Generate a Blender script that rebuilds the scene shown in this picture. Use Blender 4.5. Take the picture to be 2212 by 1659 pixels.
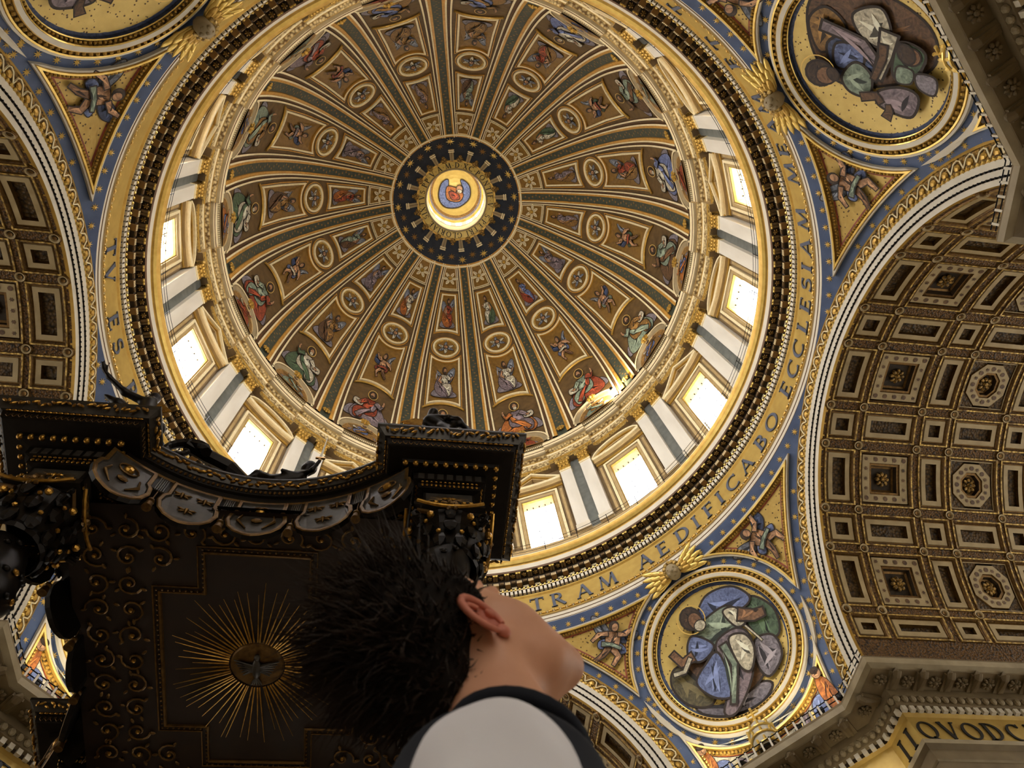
import bpy, math, random
import numpy as np
from mathutils import Matrix, Vector
from mathutils.geometry import tessellate_polygon

# ------------------------------------------------------------------ scene basics
for o in list(bpy.data.objects):
    bpy.data.objects.remove(o)
SC = bpy.context.scene
COL = SC.collection
R2D = math.degrees
D2R = math.radians
IMW, IMH, FPX = 2212, 1659, 1663.45
# world frame: dome axis = z axis, x = axis of the right arm, camera at z = 0, pavement at z = FLOOR
FLOOR = -0.93
CAMP = np.array([-2.787, -12.779, 0.0])
CR = np.array([[0.99007528, -0.11403317, -0.08214244],
               [0.07972156, 0.93705526, -0.3399587],
               [0.11573857, 0.33003618, 0.93684615]])
cam = bpy.data.cameras.new('camera')
cam.sensor_width = 36.0
cam.sensor_fit = 'HORIZONTAL'
cam.lens = FPX / IMW * 36.0
cam.clip_start = 0.02
cam.clip_end = 400.0
cam.dof.use_dof = True
cam.dof.focus_distance = 60.0
cam.dof.aperture_fstop = 10.0
camo = bpy.data.objects.new('camera', cam)
COL.objects.link(camo)
camo.matrix_world = Matrix(((CR[0][0], -CR[1][0], -CR[2][0], CAMP[0]),
                            (CR[0][1], -CR[1][1], -CR[2][1], CAMP[1]),
                            (CR[0][2], -CR[1][2], -CR[2][2], CAMP[2]),
                            (0, 0, 0, 1)))
SC.camera = camo
SC.view_settings.view_transform = 'Standard'
SC.view_settings.look = 'None'
SC.view_settings.gamma = 1.0
SC.view_settings.use_curve_mapping = False
SC.view_settings.exposure = 0.0
SC.cycles.use_denoising = True
SC.cycles.max_bounces = 3
SC.cycles.diffuse_bounces = 3
SC.cycles.glossy_bounces = 2
SC.cycles.transmission_bounces = 0
SC.cycles.transparent_max_bounces = 2
SC.cycles.caustics_reflective = False
SC.cycles.caustics_refractive = False
SC.cycles.use_adaptive_sampling = True
SC.cycles.adaptive_threshold = 0.11
SC.cycles.adaptive_min_samples = 12
SC.cycles.sample_clamp_indirect = 8.0

WORLD_STRENGTH = 1.8      # daylight that reaches the crossing along the four arms
WINDOW_STRENGTH = 26.0     # daylight in the drum windows
LANTERN_STRENGTH = 9.0
FLOOD_POWER = 1000.0        # floodlights standing on the cornices
UPLIGHT_POWER = 260.0      # uplights in the arms
w = bpy.data.worlds.new('world')
SC.world = w
w.use_nodes = True
w.node_tree.nodes['Background'].inputs[0].default_value = (1.0, 0.95, 0.86, 1)
w.node_tree.nodes['Background'].inputs[1].default_value = WORLD_STRENGTH


def inframe(p, m=0.06):
    k = CR @ (np.asarray(p, float) - CAMP)
    if k[2] <= 0:
        return False
    x = 0.5 + FPX * k[0] / k[2] / IMW
    y = 0.5 + FPX * k[1] / k[2] / IMH
    return -m < x < 1 + m and -m < y < 1 + m


# ------------------------------------------------------------------ materials
MATS = {}


def lin(c):
    return tuple(((v / 255.0) / 12.92 if v / 255.0 <= 0.04045 else ((v / 255.0 + 0.055) / 1.055) ** 2.4) for v in c) + (1.0,)


def mat(name, c1, c2=None, scale=3.0, rough=0.6, metal=0.0, detail=4.0, contrast=0.5, bump=0.0, kind='noise', spec=0.35,
        emit=0.0, stretch=None, distort=0.0):
    """procedural material: two colours mixed by a noise / voronoi / wave pattern, with fine relief"""
    m = bpy.data.materials.new(name)
    m.use_nodes = True
    nt = m.node_tree
    b = nt.nodes['Principled BSDF']
    b.inputs['Roughness'].default_value = rough
    b.inputs['Metallic'].default_value = metal
    b.inputs['Specular IOR Level'].default_value = spec
    if c2 is None:
        b.inputs['Base Color'].default_value = lin(c1)
    else:
        tc = nt.nodes.new('ShaderNodeTexCoord')
        mp = nt.nodes.new('ShaderNodeMapping')
        nt.links.new(tc.outputs['Object'], mp.inputs[0])
        if stretch:
            mp.inputs['Scale'].default_value = stretch
        if kind == 'noise':
            t = nt.nodes.new('ShaderNodeTexNoise')
            t.inputs['Scale'].default_value = scale
            t.inputs['Detail'].default_value = detail
            t.inputs['Distortion'].default_value = distort
            fac = t.outputs['Fac']
        elif kind == 'voronoi':
            t = nt.nodes.new('ShaderNodeTexVoronoi')
            t.inputs['Scale'].default_value = scale
            fac = t.outputs['Distance']
        else:
            t = nt.nodes.new('ShaderNodeTexWave')
            t.inputs['Scale'].default_value = scale
            t.inputs['Distortion'].default_value = 6.0 if not distort else distort
            t.inputs['Detail'].default_value = 2.0
            fac = t.outputs['Fac']
        nt.links.new(mp.outputs[0], t.inputs['Vector'])
        r = nt.nodes.new('ShaderNodeValToRGB')
        r.color_ramp.elements[0].position = max(0.0, 0.5 - 0.5 * (1 - contrast))
        r.color_ramp.elements[1].position = min(1.0, 0.5 + 0.5 * (1 - contrast))
        r.color_ramp.elements[0].color = lin(c1)
        r.color_ramp.elements[1].color = lin(c2)
        nt.links.new(fac, r.inputs[0])
        nt.links.new(r.outputs[0], b.inputs['Base Color'])
        if bump:
            bp = nt.nodes.new('ShaderNodeBump')
            bp.inputs['Strength'].default_value = bump
            bp.inputs['Distance'].default_value = 0.1
            nt.links.new(fac, bp.inputs['Height'])
            nt.links.new(bp.outputs[0], b.inputs['Normal'])
    if emit:
        b.inputs['Emission Color'].default_value = lin(c1)
        b.inputs['Emission Strength'].default_value = emit
    MATS[name] = m
    return m


def emis(name, col, s):
    m = bpy.data.materials.new(name)
    m.use_nodes = True
    nt = m.node_tree
    nt.nodes.remove(nt.nodes['Principled BSDF'])
    e = nt.nodes.new('ShaderNodeEmission')
    e.inputs[0].default_value = col
    e.inputs[1].default_value = s
    nt.links.new(e.outputs[0], nt.nodes['Material Output'].inputs[0])
    MATS[name] = m
    return m


# stone
mat('white_marble', (226, 216, 194), (205, 194, 170), 1.2, 0.45, contrast=0.2)
mat('pilaster_marble', (232, 226, 210), (206, 198, 180), 0.9, 0.4, contrast=0.3, stretch=(1, 1, 0.25))
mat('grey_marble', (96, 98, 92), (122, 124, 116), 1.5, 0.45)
mat('brown_marble', (146, 122, 86), (112, 90, 60), 1.4, 0.45, contrast=0.3)
mat('stucco', (166, 148, 112), (140, 122, 88), 1.0, 0.6)
mat('tan_stucco', (196, 170, 120), (170, 142, 94), 1.3, 0.55)
mat('travertine', (134, 116, 84), (96, 80, 54), 0.8, 0.65, contrast=0.3)
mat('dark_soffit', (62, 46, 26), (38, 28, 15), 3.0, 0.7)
mat('soffit_block', (136, 100, 48), (112, 80, 38), 2.0, 0.6)
mat('bracket_brown', (130, 104, 66), (94, 72, 42), 4.0, 0.55)
mat('stone_edge', (170, 154, 122), (138, 122, 92), 1.2, 0.55)
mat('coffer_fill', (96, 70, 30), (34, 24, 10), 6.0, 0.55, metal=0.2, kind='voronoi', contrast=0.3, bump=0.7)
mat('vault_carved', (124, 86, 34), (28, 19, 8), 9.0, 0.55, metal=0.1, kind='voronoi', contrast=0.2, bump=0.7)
mat('vault_frame', (180, 158, 116), (152, 130, 90), 1.5, 0.55)
mat('floor_marble', (196, 184, 164), (160, 148, 130), 0.6, 0.3, contrast=0.3)
# gilding
mat('gilt', (212, 172, 84), (168, 126, 50), 2.5, 0.36, metal=0.45, contrast=0.2)
mat('bright_gilt', (246, 214, 124), (222, 182, 86), 2.5, 0.3, metal=0.5)
mat('carved_gilt', (222, 184, 98), (88, 62, 26), 5.0, 0.45, metal=0.3, kind='voronoi', contrast=0.25, bump=0.6)  # shade in the carved crevices is painted in as dark brown
mat('carved_dark', (188, 146, 70), (44, 32, 15), 6.0, 0.5, metal=0.3, kind='voronoi', contrast=0.3, bump=0.7)  # crevice shade painted in here too, deeper in tone
mat('scroll_frieze', (228, 206, 150), (112, 84, 44), 4.0, 0.5, kind='voronoi', contrast=0.45, bump=0.6)  # shade in the scroll recesses is put into the darker colour
# mosaics
mat('gold_mosaic', (208, 176, 96), (174, 140, 68), 1.6, 0.42, metal=0.25, detail=8.0, contrast=0.2)
mat('gold_mosaic_bright', (222, 194, 112), (186, 154, 78), 1.4, 0.38, metal=0.25, detail=9.0, contrast=0.2)
mat('ochre_mosaic', (156, 116, 48), (108, 78, 30), 2.4, 0.5, metal=0.15, detail=8.0, contrast=0.2)
mat('dome_field', (112, 86, 48), (86, 64, 34), 1.4, 0.6, detail=8.0)
mat('teal_mosaic', (74, 80, 66), (54, 58, 46), 3.0, 0.55, detail=8.0)
mat('rib_gold', (216, 162, 72), (182, 130, 50), 2.0, 0.45, metal=0.2)
mat('rib_brown', (112, 80, 48), (88, 62, 36), 2.5, 0.6)
mat('line_white', (246, 230, 186), (228, 208, 158), 3.0, 0.5)
mat('night_mosaic', (40, 46, 56), (26, 30, 36), 1.5, 0.55, detail=8.0)
mat('blue_mosaic', (84, 100, 132), (56, 70, 100), 1.2, 0.5, detail=9.0, contrast=0.2)
mat('letter_blue', (98, 102, 114), (80, 86, 100), 2.0, 0.5)
mat('letter_dark', (44, 38, 30), (28, 24, 20), 2.0, 0.5)
mat('star_gold', (224, 186, 96), None, rough=0.4, metal=0.2)
mat('star_dim', (150, 108, 46), None, rough=0.5)
# gold ground strewn with small dark tesserae
for nm_, src in (('gold_dotted', 'gold_mosaic_bright'), ('gold_dotted_dim', 'gold_mosaic')):
    m = MATS[src].copy()
    m.name = nm_
    nt = m.node_tree
    b = nt.nodes['Principled BSDF']
    old = b.inputs['Base Color'].links[0].from_socket
    tc = nt.nodes.new('ShaderNodeTexCoord')
    vo = nt.nodes.new('ShaderNodeTexVoronoi')
    vo.inputs['Scale'].default_value = 4.2
    nt.links.new(tc.outputs['Object'], vo.inputs['Vector'])
    lt = nt.nodes.new('ShaderNodeMath')
    lt.operation = 'LESS_THAN'
    lt.inputs[1].default_value = 0.21
    nt.links.new(vo.outputs['Distance'], lt.inputs[0])
    mx = nt.nodes.new('ShaderNodeMixRGB')
    nt.links.new(lt.outputs[0], mx.inputs[0])
    nt.links.new(old, mx.inputs[1])
    mx.inputs[2].default_value = lin((84, 62, 28))
    nt.links.new(mx.outputs[0], b.inputs['Base Color'])
    MATS[nm_] = m
# painted figures in mosaic
FIG = dict(
    f_blue=((112, 124, 162), (66, 76, 112)), f_blue_dark=((70, 80, 108), (40, 46, 66)),
    f_teal=((140, 152, 130), (86, 100, 84)), f_green=((84, 104, 76), (46, 60, 42)),
    f_white=((206, 196, 168), (140, 130, 108)), f_red=((156, 72, 44), (96, 40, 26)),
    f_orange=((184, 112, 52), (120, 66, 28)), f_ochre=((150, 112, 58), (96, 68, 32)),
    f_brown=((108, 78, 50), (62, 42, 26)), f_skin=((190, 144, 104), (128, 88, 58)),
    f_skin_dark=((138, 100, 68), (84, 58, 38)), f_hair=((74, 54, 36), (40, 28, 18)),
    f_wing=((128, 132, 140), (74, 76, 82)), f_mauve=((138, 122, 124), (88, 76, 82)),
    f_cloud=((140, 132, 136), (92, 84, 90)), f_olive=((104, 94, 62), (58, 52, 32)))
for k, (a, b_) in FIG.items():
    up = lambda c, q: tuple(min(250, int(v * q)) for v in c)
    mat(k, up(a, 1.12), up(b_, .8), 2.4, 0.55, detail=7.0, contrast=0.5, distort=2.0)
    mat(k + '_d', up(b_, .62), up(b_, .4), 3.0, 0.6)
    mat(k + '_l', up(a, 1.35), up(a, 1.08), 3.0, 0.55)
mat('outline', (44, 32, 20), None, rough=0.6)
# bronze of the canopy
mat('bronze', (34, 26, 18), (16, 12, 8), 4.0, 0.38, metal=0.6, contrast=0.2)
mat('bronze_panel', (82, 75, 66), (52, 47, 42), 3.0, 0.4, metal=0.4)
mat('bronze_gilt', (196, 146, 60), (120, 82, 26), 6.0, 0.3, metal=0.75)
mat('dull_gilt', (120, 88, 40), (76, 52, 22), 6.0, 0.4, metal=0.6)
mat('canopy_field', (44, 28, 14), (30, 18, 9), 2.0, 0.6)
# iron, lamps, glass
mat('iron', (22, 22, 24), None, rough=0.5, metal=0.6)
mat('lead_bar', (70, 62, 70), None, rough=0.6)
mat('lamp_black', (12, 12, 13), None, rough=0.45)
emis('lamp_glow', (1, 0.95, 0.85, 1), 30.0)
emis('lantern_pane', (1, 0.97, 0.9, 1), LANTERN_STRENGTH)
# visitor
mat('skin', (226, 172, 138), (212, 150, 118), 14.0, 0.5, contrast=0.1)
mat('skin_ear', (216, 138, 112), (200, 116, 94), 20.0, 0.5, contrast=0.1)
mat('hair_dark', (36, 28, 22), (18, 14, 10), 60.0, 0.8, spec=0.12)
mat('hair_strand', (64, 50, 40), (30, 23, 18), 30.0, 0.6, spec=0.25)
mat('cotton_white', (240, 236, 236), (228, 222, 226), 12.0, 0.8, contrast=0.1)
mat('cotton_navy', (22, 24, 34), (16, 17, 26), 20.0, 0.85)
mat('denim', (44, 52, 72), (34, 40, 58), 30.0, 0.85)
mat('shoe', (40, 36, 34), None, rough=0.6)

# daylight pane: brighter towards the sunny side of the sky
m = bpy.data.materials.new('daylight_pane')
m.use_nodes = True
nt = m.node_tree
nt.nodes.remove(nt.nodes['Principled BSDF'])
em = nt.nodes.new('ShaderNodeEmission')
em.inputs[0].default_value = (0.96, 0.96, 1.0, 1)
ge = nt.nodes.new('ShaderNodeNewGeometry')
dp = nt.nodes.new('ShaderNodeVectorMath')
dp.operation = 'DOT_PRODUCT'
dp.inputs[1].default_value = (-0.6, -0.8, 0.0)
nt.links.new(ge.outputs['Position'], dp.inputs[0])
mr = nt.nodes.new('ShaderNodeMapRange')
mr.inputs['From Min'].default_value = -25
mr.inputs['From Max'].default_value = 25
mr.inputs['To Min'].default_value = 0.3 * WINDOW_STRENGTH
mr.inputs['To Max'].default_value = 1.7 * WINDOW_STRENGTH
nt.links.new(dp.outputs['Value'], mr.inputs['Value'])
nt.links.new(mr.outputs[0], em.inputs[1])
nt.links.new(em.outputs[0], nt.nodes['Material Output'].inputs[0])
MATS['daylight_pane'] = m


# ------------------------------------------------------------------ mesh helpers
class MB:
    def __init__(s):
        s.v, s.f, s.m = [], [], []
        s.mats = []
        s.smooth = False

    def mi(s, name):
        if name not in s.mats:
            s.mats.append(name)
        return s.mats.index(name)

    def add(s, vs, fs, mname):
        b = len(s.v)
        s.v.extend([tuple(map(float, p)) for p in vs])
        k = s.mi(mname)
        for f in fs:
            s.f.append(tuple(i + b for i in f))
            s.m.append(k)

    def grid(s, rows, mname, close_u=False, close_v=False):
        """rows: list of equally long lists of points"""
        n, k = len(rows), len(rows[0])
        vs = [p for r in rows for p in r]
        fs = []
        for i in range(n - (0 if close_u else 1)):
            for j in range(k - (0 if close_v else 1)):
                a, b = i, (i + 1) % n
                c, d = j, (j + 1) % k
                fs.append((a * k + c, a * k + d, b * k + d, b * k + c))
        s.add(vs, fs, mname)

    def box(s, c, h, mname, X=(1, 0, 0), Y=(0, 1, 0), Z=(0, 0, 1), taper=1.0):
        c = np.array(c, float)
        X, Y, Z = (np.array(q, float) for q in (X, Y, Z))
        vs = []
        for k in (-1, 1):
            t = taper if k > 0 else 1.0
            for i, j in ((-1, -1), (1, -1), (1, 1), (-1, 1)):
                vs.append(c + X * i * h[0] * t + Y * j * h[1] * t + Z * k * h[2])
        s.add(vs, [(0, 3, 2, 1), (4, 5, 6, 7), (0, 1, 5, 4), (1, 2, 6, 5), (2, 3, 7, 6), (3, 0, 4, 7)], mname)

    def ball(s, c, r, mname, n=8, k=5, X=(1, 0, 0), Y=(0, 1, 0), Z=(0, 0, 1)):
        if not hasattr(r, '__len__'):
            r = (r, r, r)
        c = np.array(c, float)
        X, Y, Z = (np.array(q, float) for q in (X, Y, Z))
        rows = []
        for i in range(k + 1):
            t = -math.pi / 2 + math.pi * i / k
            rows.append([c + X * r[0] * math.cos(t) * math.cos(2 * math.pi * j / n)
                         + Y * r[1] * math.cos(t) * math.sin(2 * math.pi * j / n) + Z * r[2] * math.sin(t) for j in range(n)])
        s.grid(rows, mname, close_v=True)

    def tube(s, pts, rad, mname, n=6, closed=False):
        pts = [np.array(p, float) for p in pts]
        if not hasattr(rad, '__len__'):
            rad = [rad] * len(pts)
        rows = []
        ref = np.array((0.31, 0.22, 0.92))
        for i, p in enumerate(pts):
            if closed:
                d = pts[(i + 1) % len(pts)] - pts[i - 1]
            else:
                d = pts[min(i + 1, len(pts) - 1)] - pts[max(i - 1, 0)]
            d = d / (np.linalg.norm(d) + 1e-9)
            a = np.cross(d, ref)
            a /= np.linalg.norm(a) + 1e-9
            b = np.cross(d, a)
            rows.append([p + (a * math.cos(2 * math.pi * j / n) + b * math.sin(2 * math.pi * j / n)) * rad[i] for j in range(n)])
        s.grid(rows, mname, close_u=closed, close_v=True)
        if not closed:
            for r, c in ((rows[0], pts[0]), (rows[-1], pts[-1])):
                s.add(r + [c], [(j, (j + 1) % n, n) for j in range(n)], mname)

    def lathe(s, prof, mname, a0=0.0, a1=360.0, n=96, c=(0, 0, 0)):
        """prof: list of (r, z) ; mname: one name or one per segment"""
        full = abs(a1 - a0) >= 360
        k = n if full else n + 1
        ang = [D2R(a0 + (a1 - a0) * i / n) for i in range(k)]
        rows = [[(c[0] + r * math.cos(a), c[1] + r * math.sin(a), c[2] + z) for a in ang] for r, z in prof]
        for i in range(len(rows) - 1):
            s.grid(rows[i:i + 2], mname if isinstance(mname, str) else mname[i], close_v=full)

    def loops(s, L, mname):
        """closed loops of points stitched one to the next; mname one or one per band"""
        for i in range(len(L) - 1):
            s.grid(L[i:i + 2], mname if isinstance(mname, str) else mname[i], close_v=True)

    def mesh(s, name):
        me = bpy.data.meshes.new(name)
        me.from_pydata(s.v, [], s.f)
        for q in s.mats:
            me.materials.append(MATS[q])
        if len(s.mats) > 1:
            me.polygons.foreach_set('material_index', s.m)
        if s.smooth:
            me.polygons.foreach_set('use_smooth', [True] * len(s.f))
        me.update()
        return me


def put(name, mb, parent=None, loc=None, rz=0.0, kind=None, label=None, cat=None, group=None, smooth=None, mw=None):
    if isinstance(mb, MB):
        if smooth:
            mb.smooth = True
        me = mb.mesh(name)
    else:
        me = mb
    o = bpy.data.objects.new(name, me)
    COL.objects.link(o)
    if parent:
        o.parent = parent
    if mw is not None:
        o.matrix_local = mw
    else:
        if loc is not None:
            o.location = loc
        if rz:
            o.rotation_euler = (0, 0, D2R(rz))
    if kind:
        o['kind'] = kind
    if label:
        o['label'] = label
    if cat:
        o['category'] = cat
    if group:
        o['group'] = group
    return o


def empty(name, loc=(0, 0, 0), **kw):
    return put(name, None, loc=loc, **kw)


def cyl(az, r, z):
    a = D2R(az)
    return np.array((r * math.cos(a), r * math.sin(a), z))


def spline(P, n=6):
    """smooth closed curve through control points (2-D)"""
    P = np.array(P, float)
    k = len(P)
    out = []
    for i in range(k):
        p0, p1, p2, p3 = P[i - 1], P[i], P[(i + 1) % k], P[(i + 2) % k]
        for t in np.linspace(0, 1, n, endpoint=False):
            out.append(.5 * (2 * p1 + (p2 - p0) * t + (2 * p0 - 5 * p1 + 4 * p2 - p3) * t * t + (3 * p1 - p0 - 3 * p2 + p3) * t ** 3))
    return np.array(out)


def area2(P):
    P = np.asarray(P)
    x, y = P[:, 0], P[:, 1]
    return 0.5 * np.sum(x * np.roll(y, -1) - y * np.roll(x, -1))


def inset(P, d):
    P = np.asarray(P, float)
    sg = 1 if area2(P) > 0 else -1
    e = np.roll(P, -1, 0) - P
    e /= np.linalg.norm(e, axis=1, keepdims=True) + 1e-9
    nrm = np.stack([-e[:, 1], e[:, 0]], 1) * sg
    a = nrm + np.roll(nrm, 1, 0)
    ln = np.linalg.norm(a, axis=1, keepdims=True)
    a /= ln + 1e-9
    cosv = np.clip(np.sum(a * nrm, 1, keepdims=True), 0.45, 1)
    return P + a * d / cosv


def dens(P, step):
    """resample a closed polygon so that no edge is longer than step"""
    P = np.asarray(P, float)
    out = []
    for i in range(len(P)):
        a, b = P[i], P[(i + 1) % len(P)]
        k = max(1, int(math.ceil(np.linalg.norm(b - a) / step)))
        for j in range(k):
            out.append(a + (b - a) * j / k)
    return np.array(out)


def fillpoly(mb, P, f, h, mname, rings=3):
    """fill a star-shaped 2-D polygon with rings towards its centre, mapped by f(u, v, h)"""
    c = np.mean(P, 0)
    L = []
    for i in range(rings):
        t = 1 - i / rings
        L.append([f(*(c + (p - c) * t), h) for p in P])
    mb.loops(L, mname)
    last = L[-1]
    mb.add(last + [f(c[0], c[1], h)], [(j, (j + 1) % len(last), len(last)) for j in range(len(last))], mname)


def framed(mb, P, f, prof, mats_):
    """moulding along a closed polygon: prof = list of (inset, height)"""
    mb.loops([[f(p[0], p[1], h) for p in inset(P, d)] for d, h in prof], mats_)


def sliver(q, w_):
    """curved stroke pointed at both ends"""
    q = [np.array(p, float) for p in q]
    n = len(q)
    L, R_ = [], []
    for i in range(1, n - 1):
        d = q[i + 1] - q[i - 1]
        d /= np.linalg.norm(d) + 1e-9
        nn = np.array((-d[1], d[0])) * w_ * math.sin(math.pi * i / (n - 1))
        L.append(q[i] + nn)
        R_.append(q[i] - nn)
    return [q[0]] + L + [q[-1]] + R_[::-1]


def layers(mb, items, f, h0, dh, sx=1.0, sy=1.0, cx=0.0, cy=0.0, maxlen=1.0):
    """flat coloured pieces of a mosaic picture, laid one over the other, with dark contours and drawn folds"""
    lay = 0
    rg = random.Random(len(items) * 7 + int(sx * 100))

    def piece(mname, P):
        nonlocal lay
        h = h0 + dh * lay
        lay += 1
        P = [np.array((cx + p[0] * sx, cy + p[1] * sy)) for p in P]
        tri = [tuple(t) for t in tessellate_polygon([[Vector((p[0], p[1], 0)) for p in P]])]
        # split long edges so that the piece follows the curved wall
        mid = {}
        todo, done = list(tri), []
        while todo:
            t = todo.pop()
            e = [np.linalg.norm(P[t[i]] - P[t[(i + 1) % 3]]) for i in range(3)]
            k = int(np.argmax(e))
            if e[k] <= maxlen or len(P) > 900:
                done.append(t)
                continue
            a, b, c = t[k], t[(k + 1) % 3], t[(k + 2) % 3]
            key = (min(a, b), max(a, b))
            if key not in mid:
                mid[key] = len(P)
                P.append((P[a] + P[b]) / 2)
            m_ = mid[key]
            todo += [(a, m_, c), (m_, b, c)]
        mb.add([f(p[0], p[1], h) for p in P], done, mname)
    for mname, P in items:
        P = np.array(P, float)
        fig = mname.startswith('f_')
        ar = abs(area2(P))
        if fig and ar > .004:
            piece('outline', inset(P, -min(.035, .12 * math.sqrt(ar))))
        piece(mname, P)
        if fig and ar > .06 and mname + '_d' in MATS:
            c = P.mean(0)
            n = len(P)
            for k in range(5 if ar > .15 else 3):
                i = rg.randrange(n)
                j = (i + n // 2 + rg.randrange(-n // 5, n // 5 + 1)) % n
                a0, b0 = c + (P[i] - c) * .78, c + (P[j] - c) * .7
                m_ = (a0 + b0) / 2 * .5 + c * .5 + np.array((rg.uniform(-.06, .06), rg.uniform(-.06, .06)))
                q = [(1 - t) ** 2 * a0 + 2 * t * (1 - t) * m_ + t * t * b0 for t in np.linspace(0, 1, 6)]
                piece(mname + ('_d' if k % 2 else '_l'), sliver(q, .028 * math.sqrt(ar / .1) if ar < .3 else .045))


# ------------------------------------------------------------------ implicit surfaces (bodies, statues)
def surface_nets(fn, lo, hi, res):
    lo, hi = np.array(lo, float), np.array(hi, float)
    n = np.maximum(4, np.ceil((hi - lo) / res).astype(int) + 1)
    ax = [lo[i] + np.arange(n[i]) * res for i in range(3)]
    X, Y, Z = np.meshgrid(*ax, indexing='ij')
    V = fn(np.stack([X, Y, Z], -1).reshape(-1, 3)).reshape(n)
    ins = V < 0
    c = np.zeros(n - 1, int)
    for dx in (0, 1):
        for dy in (0, 1):
            for dz in (0, 1):
                c += ins[dx:n[0] - 1 + dx, dy:n[1] - 1 + dy, dz:n[2] - 1 + dz]
    act = (c > 0) & (c < 8)
    idx = -np.ones(n - 1, int)
    cells = np.argwhere(act)
    idx[act] = np.arange(len(cells))
    acc = np.zeros((len(cells), 3))
    cnt = np.zeros(len(cells))
    corners = [np.array(q) for q in ((0, 0, 0), (1, 0, 0), (0, 1, 0), (0, 0, 1), (1, 1, 0), (1, 0, 1), (0, 1, 1), (1, 1, 1))]
    edges = [(0, 1), (0, 2), (0, 3), (1, 4), (1, 5), (2, 4), (2, 6), (3, 5), (3, 6), (4, 7), (5, 7), (6, 7)]
    for a, b in edges:
        ca, cb = cells + corners[a], cells + corners[b]
        va, vb = V[tuple(ca.T)], V[tuple(cb.T)]
        k = (va < 0) != (vb < 0)
        t = (va / (va - vb + 1e-12))[k][:, None]
        acc[k] += ca[k] + (cb[k] - ca[k]) * t
        cnt[k] += 1
    verts = lo + acc / cnt[:, None] * res
    faces = []
    for d in range(3):
        u, w_ = [(1, 2), (2, 0), (0, 1)][d]
        sh = [n[0], n[1], n[2]]
        sl0 = [slice(None)] * 3
        sl1 = [slice(None)] * 3
        sl0[d] = slice(0, n[d] - 1)
        sl1[d] = slice(1, n[d])
        ch = ins[tuple(sl0)] != ins[tuple(sl1)]
        P = np.argwhere(ch)
        P = P[(P[:, u] > 0) & (P[:, w_] > 0) & (P[:, u] < n[u] - 1) & (P[:, w_] < n[w_] - 1)]
        if not len(P):
            continue
        flip = ins[tuple(P.T)]
        eu = np.zeros(3, int)
        eu[u] = 1
        ew = np.zeros(3, int)
        ew[w_] = 1
        q = np.stack([idx[tuple((P - eu - ew).T)], idx[tuple((P - ew).T)], idx[tuple(P.T)], idx[tuple((P - eu).T)]], 1)
        q[~flip] = q[~flip][:, ::-1]
        faces.append(q)
    return verts, np.concatenate(faces)


def s_caps(p, a, b, ra, rb=None):
    rb = ra if rb is None else rb
    a, b = np.array(a, float), np.array(b, float)
    d = b - a
    t = np.clip(((p - a) @ d) / (d @ d), 0, 1)
    return np.linalg.norm(p - a - t[:, None] * d, axis=1) - (ra + (rb - ra) * t)


def s_ell(p, c, r, rot=None):
    q = p - np.array(c, float)
    if rot is not None:
        q = q @ rot
    r = np.array(r, float)
    k0 = np.linalg.norm(q / r, axis=1)
    k1 = np.linalg.norm(q / (r * r), axis=1)
    return k0 * (k0 - 1) / (k1 + 1e-9)


def smin(a, b, k):
    h = np.clip(0.5 + 0.5 * (b - a) / k, 0, 1)
    return b + (a - b) * h - k * h * (1 - h)


def union(ds, k):
    r = ds[0]
    for d in ds[1:]:
        r = smin(r, d, k)
    return r


def sdf_mesh(name, fn, lo, hi, res, mname):
    v, f = surface_nets(fn, lo, hi, res)
    me = bpy.data.meshes.new(name)
    me.from_pydata(v.tolist(), [], f.tolist())
    me.polygons.foreach_set('use_smooth', [True] * len(f))
    me.materials.append(MATS[mname])
    me.update()
    return me


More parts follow.
